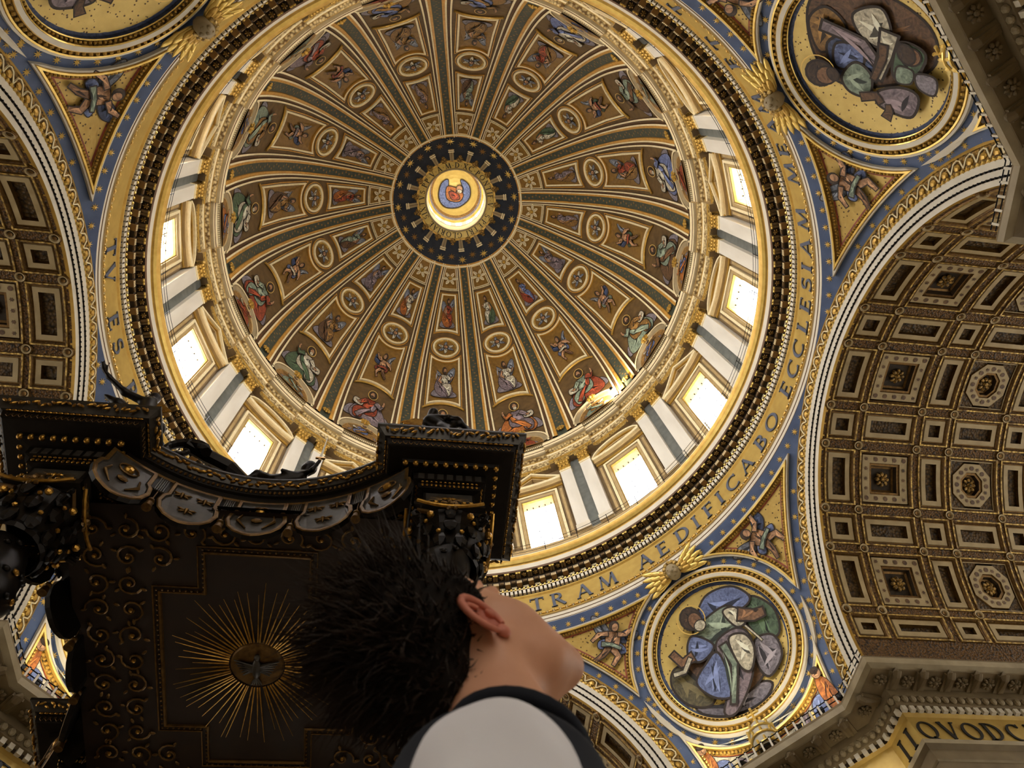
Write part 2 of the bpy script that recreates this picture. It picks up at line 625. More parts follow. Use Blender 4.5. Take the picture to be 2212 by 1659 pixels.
# ------------------------------------------------------------------ roman capitals
def glyph(ch):
    """list of quads (four (x, y)) for a serif capital of height 1; returns quads, width"""
    T, t, sf = 0.15, 0.06, 0.045
    q = []

    def ln(x0, y0, x1, y1, w_):
        d = np.array((x1 - x0, y1 - y0), float)
        d /= np.linalg.norm(d)
        nx = np.array((-d[1], d[0])) * w_ / 2
        a, b = np.array((x0, y0)), np.array((x1, y1))
        q.append([a + nx, a - nx, b - nx, b + nx])

    def stem(x, w_=T, y0=0.0, y1=1.0, s0=True, s1=True):
        q.append([(x - w_ / 2, y0), (x + w_ / 2, y0), (x + w_ / 2, y1), (x - w_ / 2, y1)])
        for y, k in ((y0, s0), (y1 - sf, s1)):
            if k:
                q.append([(x - w_ / 2 - .08, y), (x + w_ / 2 + .08, y), (x + w_ / 2 + .08, y + sf), (x - w_ / 2 - .08, y + sf)])

    def arc(cx, cy, rx, ry, a0, a1, thick=T, thin=t, n=14):
        for i in range(n):
            u0, u1 = (D2R(a0 + (a1 - a0) * k / n) for k in (i, i + 1))
            w0, w1 = (thin + (thick - thin) * abs(math.cos(u)) ** 1.5 for u in (u0, u1))
            o = lambda u, w_, s_: (cx + (rx + s_ * w_ / 2) * math.cos(u), cy + (ry + s_ * w_ / 2) * math.sin(u))
            q.append([o(u0, w0, -1), o(u0, w0, 1), o(u1, w1, 1), o(u1, w1, -1)])

    def bar(x0, x1, y, w_=t):
        q.append([(x0, y - w_ / 2), (x1, y - w_ / 2), (x1, y + w_ / 2), (x0, y + w_ / 2)])
    W_ = .62
    if ch == 'I':
        stem(.15); W_ = .3
    elif ch == 'L':
        stem(.15); bar(.15, .58, .04); ln(.56, .02, .56, .2, t); W_ = .62
    elif ch in 'EF':
        stem(.15); bar(.15, .55, .96); bar(.15, .48, .52)
        ln(.53, .98, .53, .82, t)
        if ch == 'E':
            bar(.15, .58, .04); ln(.56, .02, .56, .2, t)
        W_ = .62
    elif ch == 'T':
        stem(.38, s1=False); bar(.02, .74, .96); ln(.05, .98, .05, .8, t); ln(.71, .98, .71, .8, t); W_ = .76
    elif ch == 'H':
        stem(.15); stem(.68); bar(.15, .68, .52); W_ = .84
    elif ch == 'A':
        ln(.1, 0, .4, 1, t); ln(.4, 1, .72, 0, T); bar(.2, .62, .33); bar(.0, .2, .025, sf); bar(.6, .84, .025, sf); W_ = .84
    elif ch == 'V':
        ln(.1, 1, .42, 0, T); ln(.42, 0, .72, 1, t); bar(.0, .22, .975, sf); bar(.62, .82, .975, sf); W_ = .82
    elif ch == 'M':
        ln(.1, 0, .2, 1, t); ln(.2, 1, .5, .05, T); ln(.5, .05, .8, 1, t); ln(.8, 1, .9, 0, T); bar(.0, .2, .025, sf); bar(.78, 1.02, .025, sf); W_ = 1.02
    elif ch == 'N':
        stem(.14, t); ln(.14, 1, .72, 0, T); stem(.72, t, s0=False); W_ = .86
    elif ch == 'X':
        ln(.1, 1, .68, 0, T); ln(.1, 0, .68, 1, t); bar(.0, .22, .975, sf); bar(.56, .78, .975, sf); bar(.0, .22, .025, sf); bar(.56, .78, .025, sf); W_ = .78
    elif ch in 'PRB':
        stem(.15)
        arc(.3, .74, .22, .22, -90, 90); bar(.15, .3, .96); bar(.15, .3, .52)
        if ch == 'R':
            ln(.32, .52, .7, 0, T)
        if ch == 'B':
            arc(.32, .28, .26, .24, -90, 90); bar(.15, .32, .04)
        W_ = .66 if ch != 'R' else .76
    elif ch == 'D':
        stem(.15); arc(.3, .5, .4, .46, -90, 90); bar(.15, .3, .96); bar(.15, .3, .04); W_ = .82
    elif ch in 'OQ':
        arc(.46, .5, .38, .46, 0, 360, n=26)
        if ch == 'Q':
            ln(.5, .08, .95, -.22, .12)
        W_ = .94
    elif ch in 'CG':
        arc(.46, .5, .38, .46, 50, 310, n=20)
        ln(.7, .78, .7, .98, t)
        if ch == 'G':
            stem(.72, T * .8, .05, .42, s0=False)
        else:
            ln(.7, .05, .7, .18, t)
        W_ = .82
    elif ch == 'S':
        arc(.32, .74, .2, .22, 40, 270, T * .8); arc(.32, .29, .22, .25, -140, 90, T * .8); ln(.48, .8, .48, .97, t); ln(.1, .05, .1, .22, t); W_ = .6
    elif ch == '.':
        q.append([(.05, .44), (.12, .38), (.19, .44), (.12, .52)]); W_ = .24
    return [[np.array(p, float) for p in r] for r in q], W_


GLYPHS = {}


def glyph_mesh(ch, hgt, mname, key):
    """letter standing in the local x (width) / z (height) plane, centred, with some thickness in -y"""
    k = (ch, key)
    if k not in GLYPHS:
        qs, wd = glyph(ch)
        mb = MB()
        th = 0.05 * hgt
        for r in qs:
            if area2(r) < 0:
                r = r[::-1]
            a = [((p[0] - wd / 2) * hgt, 0, (p[1] - .5) * hgt) for p in r]
            b = [(p[0], -th, p[2]) for p in a]
            mb.add(a + b, [(7, 6, 5, 4), (0, 1, 5, 4), (1, 2, 6, 5), (2, 3, 7, 6), (3, 0, 4, 7)], mname)
        GLYPHS[k] = (mb.mesh('letter'), wd)
    return GLYPHS[k]


def star_mesh(mname, n=8, r0=1.0, r1=0.4, h=0.12):
    """raised star in the local x/z plane, facing -y"""
    mb = MB()
    vs = []
    for i in range(2 * n):
        a = math.pi * i / n
        r = r0 if i % 2 == 0 else r1
        vs.append((r * math.cos(a), 0, r * math.sin(a)))
    vs.append((0, -h, 0))
    mb.add(vs, [(i, (i + 1) % (2 * n), 2 * n) for i in range(2 * n)], mname)
    return mb.mesh('star')


def basis(o, X, Y, Z, s=1.0):
    return Matrix(((X[0] * s, Y[0] * s, Z[0] * s, o[0]), (X[1] * s, Y[1] * s, Z[1] * s, o[1]), (X[2] * s, Y[2] * s, Z[2] * s, o[2]), (0, 0, 0, 1)))


# ------------------------------------------------------------------ mosaic figures (generic, in unit coordinates, head up)
def ell(cx, cy, rx, ry, n=14, rot=0.0):
    c, s_ = math.cos(D2R(rot)), math.sin(D2R(rot))
    return [(cx + c * rx * math.cos(2 * math.pi * i / n) - s_ * ry * math.sin(2 * math.pi * i / n),
             cy + s_ * rx * math.cos(2 * math.pi * i / n) + c * ry * math.sin(2 * math.pi * i / n)) for i in range(n)]


def limb(pts, w0, w1):
    """tapered curved band through three or more points"""
    P = np.array(pts, float)
    n = len(P)
    L, R_ = [], []
    for i in range(n):
        d = P[min(i + 1, n - 1)] - P[max(i - 1, 0)]
        d /= np.linalg.norm(d) + 1e-9
        nn = np.array((-d[1], d[0])) * (w0 + (w1 - w0) * i / (n - 1))
        L.append(P[i] + nn)
        R_.append(P[i] - nn)
    return L + R_[::-1]


def ringpoly(cx, cy, r, w_, n=20):
    o = ell(cx, cy, r, r, n)
    i = ell(cx, cy, r - w_, r - w_, n)
    return o + [o[0]] + [i[0]] + i[::-1]


def fig_seated(rng, cloak, robe, wings=False, halo=True):
    """robed figure seated on cloud, knees to one side"""
    s_ = rng.choice((-1, 1))
    j = lambda a: a + rng.uniform(-.06, .06)
    it = []
    fl = lambda P: [(s_ * x, y) for x, y in P]
    if wings:
        it.append(('f_wing', spline(fl([(-.1, .35), (-.55, .75), (-.95, .7), (-.8, .2), (-.35, -.1)]))))
        it.append(('f_wing', spline(fl([(.1, .35), (.5, .85), (.85, .95), (.8, .45), (.4, .0)]))))
    it.append(('f_cloud', spline(fl([(-.9, -.95), (-.85, -.6), (-.4, -.5), (.3, -.55), (.85, -.65), (.9, -.95)]))))
    it.append((cloak, spline(fl([(j(-.35), .42), (-.62, .1), (j(-.75), -.4), (-.5, -.8), (.0, -.95), (j(.55), -.85), (.7, -.4), (j(.35), .0), (.3, .35)]))))
    it.append((robe, spline(fl([(-.28, .45), (-.4, .05), (-.2, -.25), (.25, -.2), (.32, .1), (.25, .42)]))))
    it.append((robe, spline(fl([(-.1, -.15), (.45, -.1), (.62, -.35), (.5, -.85), (.25, -.9), (.2, -.45), (-.1, -.4)]))))
    it.append((cloak, limb(fl([(-.5, .05), (-.25, -.3), (.15, -.55), (.3, -.9)]), .09, .04)))
    it.append(('f_white', limb(fl([(-.2, .3), (-.22, .05), (-.1, -.2)]), .03, .015)))
    it.append(('f_skin', limb(fl([(.25, .3), (.5, .15), (.72, j(.35))]), .09, .05)))
    it.append((robe, limb(fl([(.2, .36), (.38, .22), (.5, .16)]), .12, .09)))
    it.append(('f_skin', limb(fl([(-.25, .3), (-.45, .0), (-.2, -.15)]), .08, .05)))
    if halo:
        it.append(('star_gold', ringpoly(.0, .66, .3, .035)))
    it.append(('f_hair', ell(.0, .68, .17, .2, rot=10)))
    it.append(('f_skin', ell(s_ * .05, .64, .12, .16)))
    it.append(('f_hair', ell(s_ * .05, .52, .09, .08)))
    return it


def fig_angel(rng, a, b):
    """small nude putto / angel with wings and a scarf"""
    s_ = rng.choice((-1, 1))
    fl = lambda P: [(s_ * x, y) for x, y in P]
    return [('f_wing', spline(fl([(-.1, .25), (-.5, .75), (-.95, .85), (-.7, .3), (-.3, .05)]))),
            ('f_blue_dark', spline(fl([(.15, .25), (.5, .55), (.9, .5), (.75, .15), (.35, .05)]))),
            (a, spline(fl([(-.5, -.05), (-.2, .1), (.3, .0), (.6, -.25), (.3, -.4), (-.1, -.25), (-.45, -.3)]))),
            ('f_skin', spline(fl([(-.22, .35), (-.25, .0), (-.15, -.25), (.2, -.3), (.28, .0), (.22, .35)]))),
            ('f_skin', limb(fl([(.05, -.2), (.35, -.5), (.2, -.85)]), .13, .06)),
            ('f_skin_dark', limb(fl([(-.08, -.2), (-.25, -.55), (-.5, -.8)]), .12, .05)),
            ('f_skin', limb(fl([(-.2, .28), (-.55, .2), (-.75, -.1)]), .08, .05)),
            ('f_skin', limb(fl([(.2, .3), (.5, .35), (.7, .6)]), .08, .05)),
            (b, limb(fl([(-.35, -.15), (.05, -.12), (.4, -.2)]), .08, .05)),
            ('f_hair', ell(0, .58, .17, .18)), ('f_skin', ell(s_ * .05, .54, .12, .15))]


def fig_cherubhead(rng):
    it = []
    for k in range(6):
        a = 30 + k * 60 + rng.uniform(-6, 6)
        c, q = math.cos(D2R(a)), math.sin(D2R(a))
        it.append(('f_wing' if k % 2 else 'f_white', spline([(c * .15 - q * .12, q * .15 + c * .12), (c * .6 - q * .2, q * .6 + c * .2), (c * .95, q * .95), (c * .55 + q * .12, q * .55 - c * .12), (c * .15 + q * .1, q * .15 - c * .1)], 3)))
    it.append(('f_hair', ell(0, .02, .27, .3)))
    it.append(('f_skin', ell(0, -.02, .2, .24)))
    it.append(('f_skin_dark', ell(0, -.12, .06, .03, 8)))
    it.append(('f_hair', ell(-.08, .03, .035, .025, 8)))
    it.append(('f_hair', ell(.08, .03, .035, .025, 8)))
    return it


def fig_saint(rng, cloak, robe):
    """broad seated figure over a lunette"""
    s_ = rng.choice((-1, 1))
    fl = lambda P: [(s_ * x, y) for x, y in P]
    return [('f_cloud', spline(fl([(-1.0, -.75), (-.95, -.35), (-.6, -.2), (.6, -.15), (1.0, -.4), (1.0, -.8), (0, -.6)]))),
            (cloak, spline(fl([(-.3, .38), (-.55, .1), (-.8, -.3), (-.85, -.75), (-.4, -.85), (.1, -.7), (.6, -.85), (.85, -.6), (.65, -.1), (.4, .2), (.25, .38)]))),
            (robe, spline(fl([(-.24, .4), (-.4, .0), (-.35, -.35), (.0, -.45), (.3, -.35), (.36, .05), (.22, .4)]))),
            (robe, spline(fl([(.0, -.2), (.45, -.15), (.7, -.4), (.6, -.78), (.3, -.7), (.2, -.45)]))),
            (cloak, limb(fl([(-.35, .3), (-.2, -.1), (.25, -.35), (.5, -.7)]), .06, .1)),
            ('f_white', spline(fl([(.35, .1), (.75, .18), (.78, -.08), (.4, -.12)]))),
            (robe, limb(fl([(.2, .28), (.42, .1), (.5, .0)]), .1, .07)),
            ('f_skin', limb(fl([(.46, .04), (.56, .0), (.62, .04)]), .05, .035)),
            (cloak, limb(fl([(-.26, .28), (-.52, .08), (-.62, .28)]), .1, .06)),
            ('f_skin', limb(fl([(-.6, .24), (-.64, .36), (-.62, .48)]), .05, .03)),
            ('star_gold', ringpoly(-.02 * s_, .62, .25, .025)),
            ('f_hair', ell(-.03 * s_, .63, .14, .17)),
            ('f_skin', ell(.0, .6, .1, .13)),
            ('f_white' if rng.random() < .4 else 'f_hair', ell(.01 * s_, .49, .085, .085))]


# ------------------------------------------------------------------ DOME SHELL
PRF = np.array([(22.75, 75.0), (22.75, 80.0), (22.35, 86.0), (21.3, 91.7), (19.9, 96.2), (17.9, 100.3), (15.3, 104.4), (12.6, 107.9), (10.6, 110.0), (8.96, 111.2)])
_Q = np.vstack([2 * PRF[0] - PRF[1], PRF, 2 * PRF[-1] - PRF[-2]])
_d = []
for _i in range(1, len(_Q) - 2):
    p0, p1, p2, p3 = _Q[_i - 1:_i + 3]
    for _t in np.linspace(0, 1, 30, endpoint=False):
        _d.append(.5 * (2 * p1 + (p2 - p0) * _t + (2 * p0 - 5 * p1 + 4 * p2 - p3) * _t * _t + (3 * p1 - p0 - 3 * p2 + p3) * _t ** 3))
_d.append(PRF[-1])
_d = np.array(_d)
_L = np.concatenate([[0], np.cumsum(np.hypot(*np.diff(_d, axis=0).T))])
DLEN = _L[-1]


def dome_rz(v):
    return np.interp(v, _L, _d[:, 0]), np.interp(v, _L, _d[:, 1])


def DP(u, v, h=0.0, az=0.0):
    """point on the dome: u metres sideways (towards the reader's right), v metres up the vault, h metres proud"""
    v = min(max(v, 0.0), DLEN)
    r, z = dome_rz(v)
    r2, z2 = dome_rz(min(v + .05, DLEN))
    r1, z1 = dome_rz(max(v - .05, 0))
    t = np.array((r2 - r1, z2 - z1))
    t /= np.linalg.norm(t)
    rr, zz = r - h * t[1], z + h * t[0]
    a = D2R(az) - u / max(r, .5)
    return np.array((rr * math.cos(a), rr * math.sin(a), zz))


mb = MB()
mb.smooth = True
VS = np.linspace(0, DLEN, 40)
mb.lathe([tuple(dome_rz(v)) for v in VS], 'dome_field', n=128)
dome = put('ceiling_dome', mb, kind='structure', label='great mosaic dome with sixteen starry ribs over the round drum')


def smoothstep(a, b, t):
    return a + (b - a) * t


# rib: lateral half widths at springing and at the crown, height, material of the band up to the next point
RIB = [(1.78, 1.02, 0.00, 'rib_brown'), (1.76, 1.0, .2, 'line_white'), (1.54, .88, .2, 'rib_brown'), (1.5, .85, .05, 'rib_brown'), (1.16, .74, .05, 'rib_brown'),
       (1.12, .72, .3, 'line_white'), (.92, .59, .3, 'rib_gold'), (.9, .58, .24, 'rib_gold'), (.58, .42, .24, 'rib_gold'), (.56, .4, .06, 'rib_gold')]
mb = MB()
rows = []
side = []
for v in np.linspace(0.05, DLEN, 36):
    t = v / DLEN
    row = [(a + (b - a) * t, h) for a, b, h, _ in RIB]
    pts = [DP(-u, v, h) for u, h in row] + [DP(u, v, h) for u, h in row[::-1]]
    rows.append(pts)
names = [RIB[i][3] for i in range(len(RIB) - 1)]
for i in range(len(RIB) - 1):
    mb.grid([[r[i], r[i + 1]] for r in rows], names[i])
    k = 2 * len(RIB) - 1 - i
    mb.grid([[r[k], r[k - 1]] for r in rows], names[i])
rib_me = mb.mesh('rib')
mb = MB()
mb.grid([[DP(-(.57 + (.42 - .57) * v / DLEN), v, .08), DP((.57 + (.42 - .57) * v / DLEN), v, .08)] for v in np.linspace(.05, DLEN, 36)], 'teal_mosaic')
strip_me = mb.mesh('star_strip')
mb = MB()
for i, v in enumerate(np.arange(1.5, DLEN - .3, .62)):
    u = (-.26, .0, .26)[(0, 1, 2, 1)[i % 4]] * (1 - .3 * v / DLEN)
    c = DP(u, v, .11)
    X, Y = DP(u + .01, v, .11) - c, DP(u, v + .01 if v < DLEN - .02 else v, .11) - c
    X /= np.linalg.norm(X)
    Y /= np.linalg.norm(Y)
    pts = []
    for k in range(16):
        a = math.pi * k / 8
        r = .19 if k % 2 == 0 else .075
        pts.append(c + X * r * math.cos(a) + Y * r * math.sin(a))
    mb.add(pts, [tuple(range(16))], 'star_dim')
dots_me = mb.mesh('rib_stars')

# panels of one bay, centre line u = 0
VR = 25.67


def curve_pts(f, u0, u1, n):
    return [(u, f(u)) for u in np.linspace(u0, u1, n)]


big_poly = np.array(curve_pts(lambda u: 14.3 - (2.75 - math.sqrt(2.75 ** 2 - u * u)), -2.12, 2.12, 13)
                    + [(2.03, 18.5)] + curve_pts(lambda u: VR - math.sqrt(2.62 ** 2 - u * u), 1.92, -1.92, 11) + [(-2.03, 18.5)])
trap_poly = np.array(curve_pts(lambda u: VR + math.sqrt(3.15 ** 2 - u * u), -1.52, 1.52, 9)
                     + [(1.28, 31.8)] + curve_pts(lambda u: 35.3, .98, -.98, 5) + [(-1.28, 31.8)])
PROF_FRAME = [(-.26, 0.02), (-.26, .12), (-.14, .12), (-.12, .05), (-.04, .05), (-.02, .22), (.2, .22), (.22, .05)]
PROF_MAT = ['rib_gold', 'rib_gold', 'rib_brown', 'rib_brown', 'line_white', 'line_white', 'rib_gold']


def panel_meshes(P):
    a = MB()
    framed(a, P, DP, PROF_FRAME, PROF_MAT)
    b = MB()
    fillpoly(b, inset(P, .22), DP, .04, 'ochre_mosaic', 3)
    return a.mesh('panel_frame'), b.mesh('mosaic_ground')


big_fr, big_gr = panel_meshes(big_poly)
trap_fr, trap_gr = panel_meshes(trap_poly)
mb = MB()
circ = lambda r, n=28: np.array([(r * math.cos(2 * math.pi * i / n), VR + r * math.sin(2 * math.pi * i / n)) for i in range(n)])
framed(mb, circ(1.78), DP, [(-.22, .02), (-.22, .1), (-.1, .1), (-.08, .04), (0, .04), (.02, .24), (.24, .24), (.28, .1), (.46, .08), (.48, .04)],
       ['rib_gold', 'rib_gold', 'rib_brown', 'rib_brown', 'line_white', 'line_white', 'line_white', 'carved_gilt', 'rib_gold'])
rou_fr = mb.mesh('roundel_frame')
mb = MB()
fillpoly(mb, circ(1.32), DP, .04, 'ochre_mosaic', 2)
rou_gr = mb.mesh('mosaic_ground')
# gilded arc over the saint
mb = MB()
arc = [(u, 13.75 - (3.3 - math.sqrt(3.3 ** 2 - u * u)) * 1.15) for u in np.linspace(-2.55, 2.55, 17)]
mb.tube([DP(u, v, .16) for u, v in arc], .13, 'gilt', 6)
arc_me = mb.mesh('gilt_arc')
# cherub field at the crown: double line border
chp = np.array([(-1.62, 36.2), (1.62, 36.2), (1.28, 38.6), (1.0, 40.0), (-1.0, 40.0), (-1.28, 38.6)])
chp = np.array([(x * .82, y) for x, y in chp])
mb = MB()
framed(mb, dens(chp, .6), DP, [(-.1, .02), (-.1, .12), (.0, .12), (.02, .04), (.14, .04), (.14, .12), (.24, .12), (.26, .04)],
       ['line_white', 'line_white', 'rib_brown', 'rib_brown', 'line_white', 'line_white', 'rib_gold'])
che_fr = mb.mesh('panel_frame')
mb = MB()
fillpoly(mb, inset(dens(chp, .6), .25), DP, .05, 'ochre_mosaic', 2)
che_gr = mb.mesh('mosaic_ground')


# gilded cherub head of the crown (relief)
def head_relief(mb, c, X, Y, N, s_, mname='gilt'):
    """small face in relief with curls: X right, Y up, N towards the viewer"""
    f = lambda x, y, n: c + X * x * s_ + Y * y * s_ + N * n * s_
    mb.ball(f(0, 0, .25), (s_ * .42, s_ * .5, s_ * .45), mname, 10, 6, X, Y, N)
    mb.ball(f(0, -.05, .68), (s_ * .08, s_ * .12, s_ * .1), mname, 6, 4, X, Y, N)
    for sx in (-1, 1):
        mb.ball(f(sx * .2, -.12, .55), s_ * .14, mname, 6, 4)
        mb.ball(f(sx * .17, .1, .6), s_ * .06, 'carved_dark', 6, 4)
    mb.ball(f(0, -.32, .52), (s_ * .12, s_ * .06, s_ * .08), mname, 6, 4, X, Y, N)
    for k in range(9):
        a = math.pi * (-.1 + 1.2 * k / 8)
        mb.ball(f(.44 * math.cos(a), .1 + .46 * math.sin(a), .22), s_ * .17, 'carved_gilt', 6, 4)


def dbasis(u, v, h=0.0):
    c = DP(u, v, h)
    X = DP(u + .02, v, h) - DP(u - .02, v, h)
    Y = DP(u, v + .02, h) - DP(u, v - .02, h)
    X /= np.linalg.norm(X)
    Y /= np.linalg.norm(Y)
    N = np.cross(X, Y)
    if N @ c > 0:
        N = -N
    N /= np.linalg.norm(N)
    return c, X, Y, N


mb = MB()
c, X, Y, N = dbasis(0, 38.1, .1)
head_relief(mb, c, X, Y, N, .55, 'gilt')
chead_me = mb.mesh('cherub_head')
mb = MB()
for k in range(6):
    a = D2R(k * 60 + 0)
    pts = spline([(math.cos(a) * r - math.sin(a) * w_, math.sin(a) * r + math.cos(a) * w_) for r, w_ in ((.3, .16), (.8, .24), (1.12, .02), (.75, -.18), (.3, -.14))], 3)
    mb.add([DP(p[0], 38.1 + p[1], .1 + .012 * k) for p in pts], [tuple(range(len(pts)))], 'line_white')
    for q in (.45, .65, .85):
        mb.tube([DP(math.cos(a) * q - math.sin(a) * w_, 38.1 + math.sin(a) * q + math.cos(a) * w_, .2) for w_ in (-.1, .0, .12)], .03, 'f_cloud', 4)
cwing_me = mb.mesh('wing')
# lunette at the springing
mb = MB()
LUN = lambda rx, ry, n=18: [(rx * math.cos(math.pi * i / n), .35 + ry * math.sin(math.pi * i / n)) for i in range(n + 1)]
for (r0, q0, h0), (r1, q1, h1), mm in (((3.0, 3.45, .02), (3.0, 3.45, .3), 'line_white'), ((3.0, 3.45, .3), (2.82, 3.25, .3), 'line_white'), ((2.82, 3.25, .3), (2.78, 3.2, .18), 'stucco'),
                                       ((2.78, 3.2, .18), (2.3, 2.65, .14), 'stucco'), ((2.3, 2.65, .14), (2.25, 2.6, .05), 'tan_stucco')):
    mb.grid([[DP(u, v, h0) for u, v in LUN(r0, q0)], [DP(u, v, h1) for u, v in LUN(r1, q1)]], mm)
lun_me = mb.mesh('lunette_arch')
mb = MB()
fillpoly(mb, np.array(LUN(2.26, 2.62)), DP, .05, 'f_ochre', 2)
lung_me = mb.mesh('lunette_mosaic')


def rosette(mb, c, X, Y, N, r, mname='carved_gilt', petals=8):
    for k in range(petals):
        a = 2 * math.pi * k / petals
        d = X * math.cos(a) + Y * math.sin(a)
        mb.ball(c + d * r * .62 + N * r * .15, (r * .38, r * .26, r * .25), mname, 6, 4, d, np.cross(N, d), N)
    mb.ball(c + N * r * .3, r * .34, mname, 7, 4)


mb = MB()
c, X, Y, N = dbasis(0, 3.9, .2)
rosette(mb, c, X, Y, N, .62, 'gilt')
ros1_me = mb.mesh('gilt_boss')
mb = MB()
c, X, Y, N = dbasis(0, 1.2, .3)
rosette(mb, c, X, Y, N, .5, 'gilt')
ros2_me = mb.mesh('gilt_boss')

# picture variants
CLK = ['f_blue', 'f_red', 'f_orange', 'f_teal', 'f_ochre', 'f_mauve', 'f_green', 'f_brown']
ROB = ['f_white', 'f_teal', 'f_mauve', 'f_ochre', 'f_blue', 'f_red']
rng = random.Random(5)
big_v, trap_v, saint_v, rou_v, lunf_v = [], [], [], [], []
for k in range(8):
    mb = MB()
    layers(mb, fig_angel(rng, rng.choice(['f_blue', 'f_red', 'f_green', 'f_mauve', 'f_teal']), rng.choice(ROB)) if k % 2 else fig_seated(rng, rng.choice(CLK), rng.choice(ROB), True, False), DP, .06, .0055, 1.55, 3.3, 0, 18.6)
    big_v.append(mb.mesh('mosaic_figure'))
    mb = MB()
    layers(mb, fig_seated(rng, rng.choice(CLK), rng.choice(ROB), k % 2 == 0, False), DP, .06, .0055, 1.0, 2.7, 0, 32.0)
    trap_v.append(mb.mesh('mosaic_figure'))
    mb = MB()
    layers(mb, fig_saint(rng, CLK[k], ROB[k % 6]), DP, .05, .0055, 2.5, 4.6, 0, 8.2)
    saint_v.append(mb.mesh('mosaic_figure'))
    if k < 4:
        mb = MB()
        layers(mb, fig_cherubhead(rng), DP, .06, .0055, 1.22, 1.22, 0, VR)
        rou_v.append(mb.mesh('mosaic_figure'))
        mb = MB()
        layers(mb, fig_saint(rng, rng.choice(CLK), rng.choice(ROB)), DP, .07, .0055, 1.5, 1.35, 0, 1.6)
        lunf_v.append(mb.mesh('mosaic_figure'))
order = list(range(16))
rng.shuffle(order)
for i in range(16):
    az = i * 22.5
    q = order[i] % 8
    r_ = put('rib', rib_me, dome, rz=az + 11.25)
    put('star_strip', strip_me, r_)
    put('rib_stars', dots_me, r_, kind='stuff')
    put('gilt_boss', ros2_me, r_)
    pf = put('panel_frame', big_fr, dome, rz=az)
    put('mosaic_ground', big_gr, pf)
    put('mosaic_figure', big_v[q], pf)
    pf = put('panel_frame', trap_fr, dome, rz=az)
    put('mosaic_ground', trap_gr, pf)
    put('mosaic_figure', trap_v[(q + i) % 8], pf)
    pf = put('roundel_frame', rou_fr, dome, rz=az)
    put('mosaic_ground', rou_gr, pf)
    put('mosaic_figure', rou_v[i % 4], pf)
    pf = put('panel_frame', che_fr, dome, rz=az)
    put('mosaic_ground', che_gr, pf)
    put('cherub_head', chead_me, pf)
    put('wing', cwing_me, pf)
    pf = put('lunette_arch', lun_me, dome, rz=az)
    put('lunette_mosaic', lung_me, pf)
    put('mosaic_figure', lunf_v[i % 4], pf)
    put('gilt_boss', ros1_me, pf)
    pf = put('gilt_arc', arc_me, dome, rz=az)
    put('mosaic_figure', saint_v[q], pf)

# ------------------------------------------------------------------ OCULUS: starry ring, consoles, lettered ring
oc0, oc1 = np.array((8.96, 111.2)), np.array((5.5, 113.6))


def OP(r, az, h=0.0):
    t = (8.96 - r) / (8.96 - 5.5)
    z = 111.2 + (113.6 - 111.2) * t
    d = np.array((-3.46, 2.4)) / math.hypot(3.46, 2.4)
    rr, zz = r - h * d[1], z + h * d[0]
    return cyl(az, rr, zz)


mb = MB()
mb.lathe([(8.96, 111.2), (5.5, 113.6)], 'night_mosaic', n=96)
ocu = put('ceiling_oculus_ring', mb, kind='structure', label='dark blue ring of gold stars round the eye of the dome')
mb = MB()
mb.lathe([(9.3, 110.9), (9.2, 110.75), (9.0, 110.85), (8.85, 111.2)], ['bright_gilt', 'line_white', 'rib_gold'], n=96)
put('gilt_rim', mb, ocu)
sm8 = star_mesh('bright_gilt', 8, 1.0, .34, .18)
sm8d = star_mesh('star_dim', 8, 1.0, .34, .18)


def facing(p, az, up=(0, 0, 1)):
    """basis for pieces that face the dome axis, lying on the inclined ring"""
    d = np.array((-3.46, 2.4)) / math.hypot(3.46, 2.4)
    a = D2R(az)
    Zv = np.array((d[0] * math.cos(a), d[0] * math.sin(a), d[1]))      # up the slope
    Xv = np.array((math.sin(a), -math.cos(a), 0))
    Yv = np.cross(Zv, Xv)
    return Xv, Yv, Zv


for i in range(16):
    for rr, da, sc in ((8.25, 11.25, .66), (7.85, 0, .6)):
        az = i * 22.5 + da
        p = OP(rr, az, .05)
        X, Y, Z = facing(p, az)
        put('star', sm8 if da else sm8d, ocu, mw=basis(p, X, Y, Z, sc))
mb = MB()
for dv, w_, h, mm in ((0, .34, .3, 'stucco'), (0, .1, .34, 'brown_marble')):
    P = [OP(5.6, R2D(-w_ / 5.6) * .8, h), OP(5.6, R2D(w_ / 5.6) * .8, h), OP(7.25, R2D(w_ / 7.25), h), OP(7.25, R2D(-w_ / 7.25), h)]
    Q = [OP(5.6, R2D(-w_ / 5.6) * .8, 0), OP(5.6, R2D(w_ / 5.6) * .8, 0), OP(7.25, R2D(w_ / 7.25), 0), OP(7.25, R2D(-w_ / 7.25), 0)]
    mb.add(P + Q, [(0, 1, 2, 3), (0, 4, 5, 1), (1, 5, 6, 2), (2, 6, 7, 3), (3, 7, 4, 0)], mm)
for r0 in (6.95, 7.2):
    P = [OP(r0, R2D(-.4 / r0), .36), OP(r0, R2D(.42 / r0), .36), OP(r0 + .14, R2D(.44 / r0), .36), OP(r0 + .14, R2D(-.44 / r0), .36)]
    Q = [p + np.array((0, 0, .3)) for p in P]
    mb.add(P + Q, [(0, 1, 2, 3), (0, 4, 5, 1), (1, 5, 6, 2), (2, 6, 7, 3), (3, 7, 4, 0)], 'line_white')
con_me = mb.mesh('console')
mb = MB()
mb.ball(OP(5.8, 0, .1), (.42, .55, .3), 'carved_dark', 8, 5)
mb.ball(OP(6.25, 0, .1), (.2, .26, .2), 'carved_dark', 7, 4)
scal_me = mb.mesh('gilt_scallop')
for i in range(16):
    put('console', con_me, ocu, rz=i * 22.5 + 11.25)
    put('gilt_scallop', scal_me, ocu, rz=i * 22.5)
mb = MB()
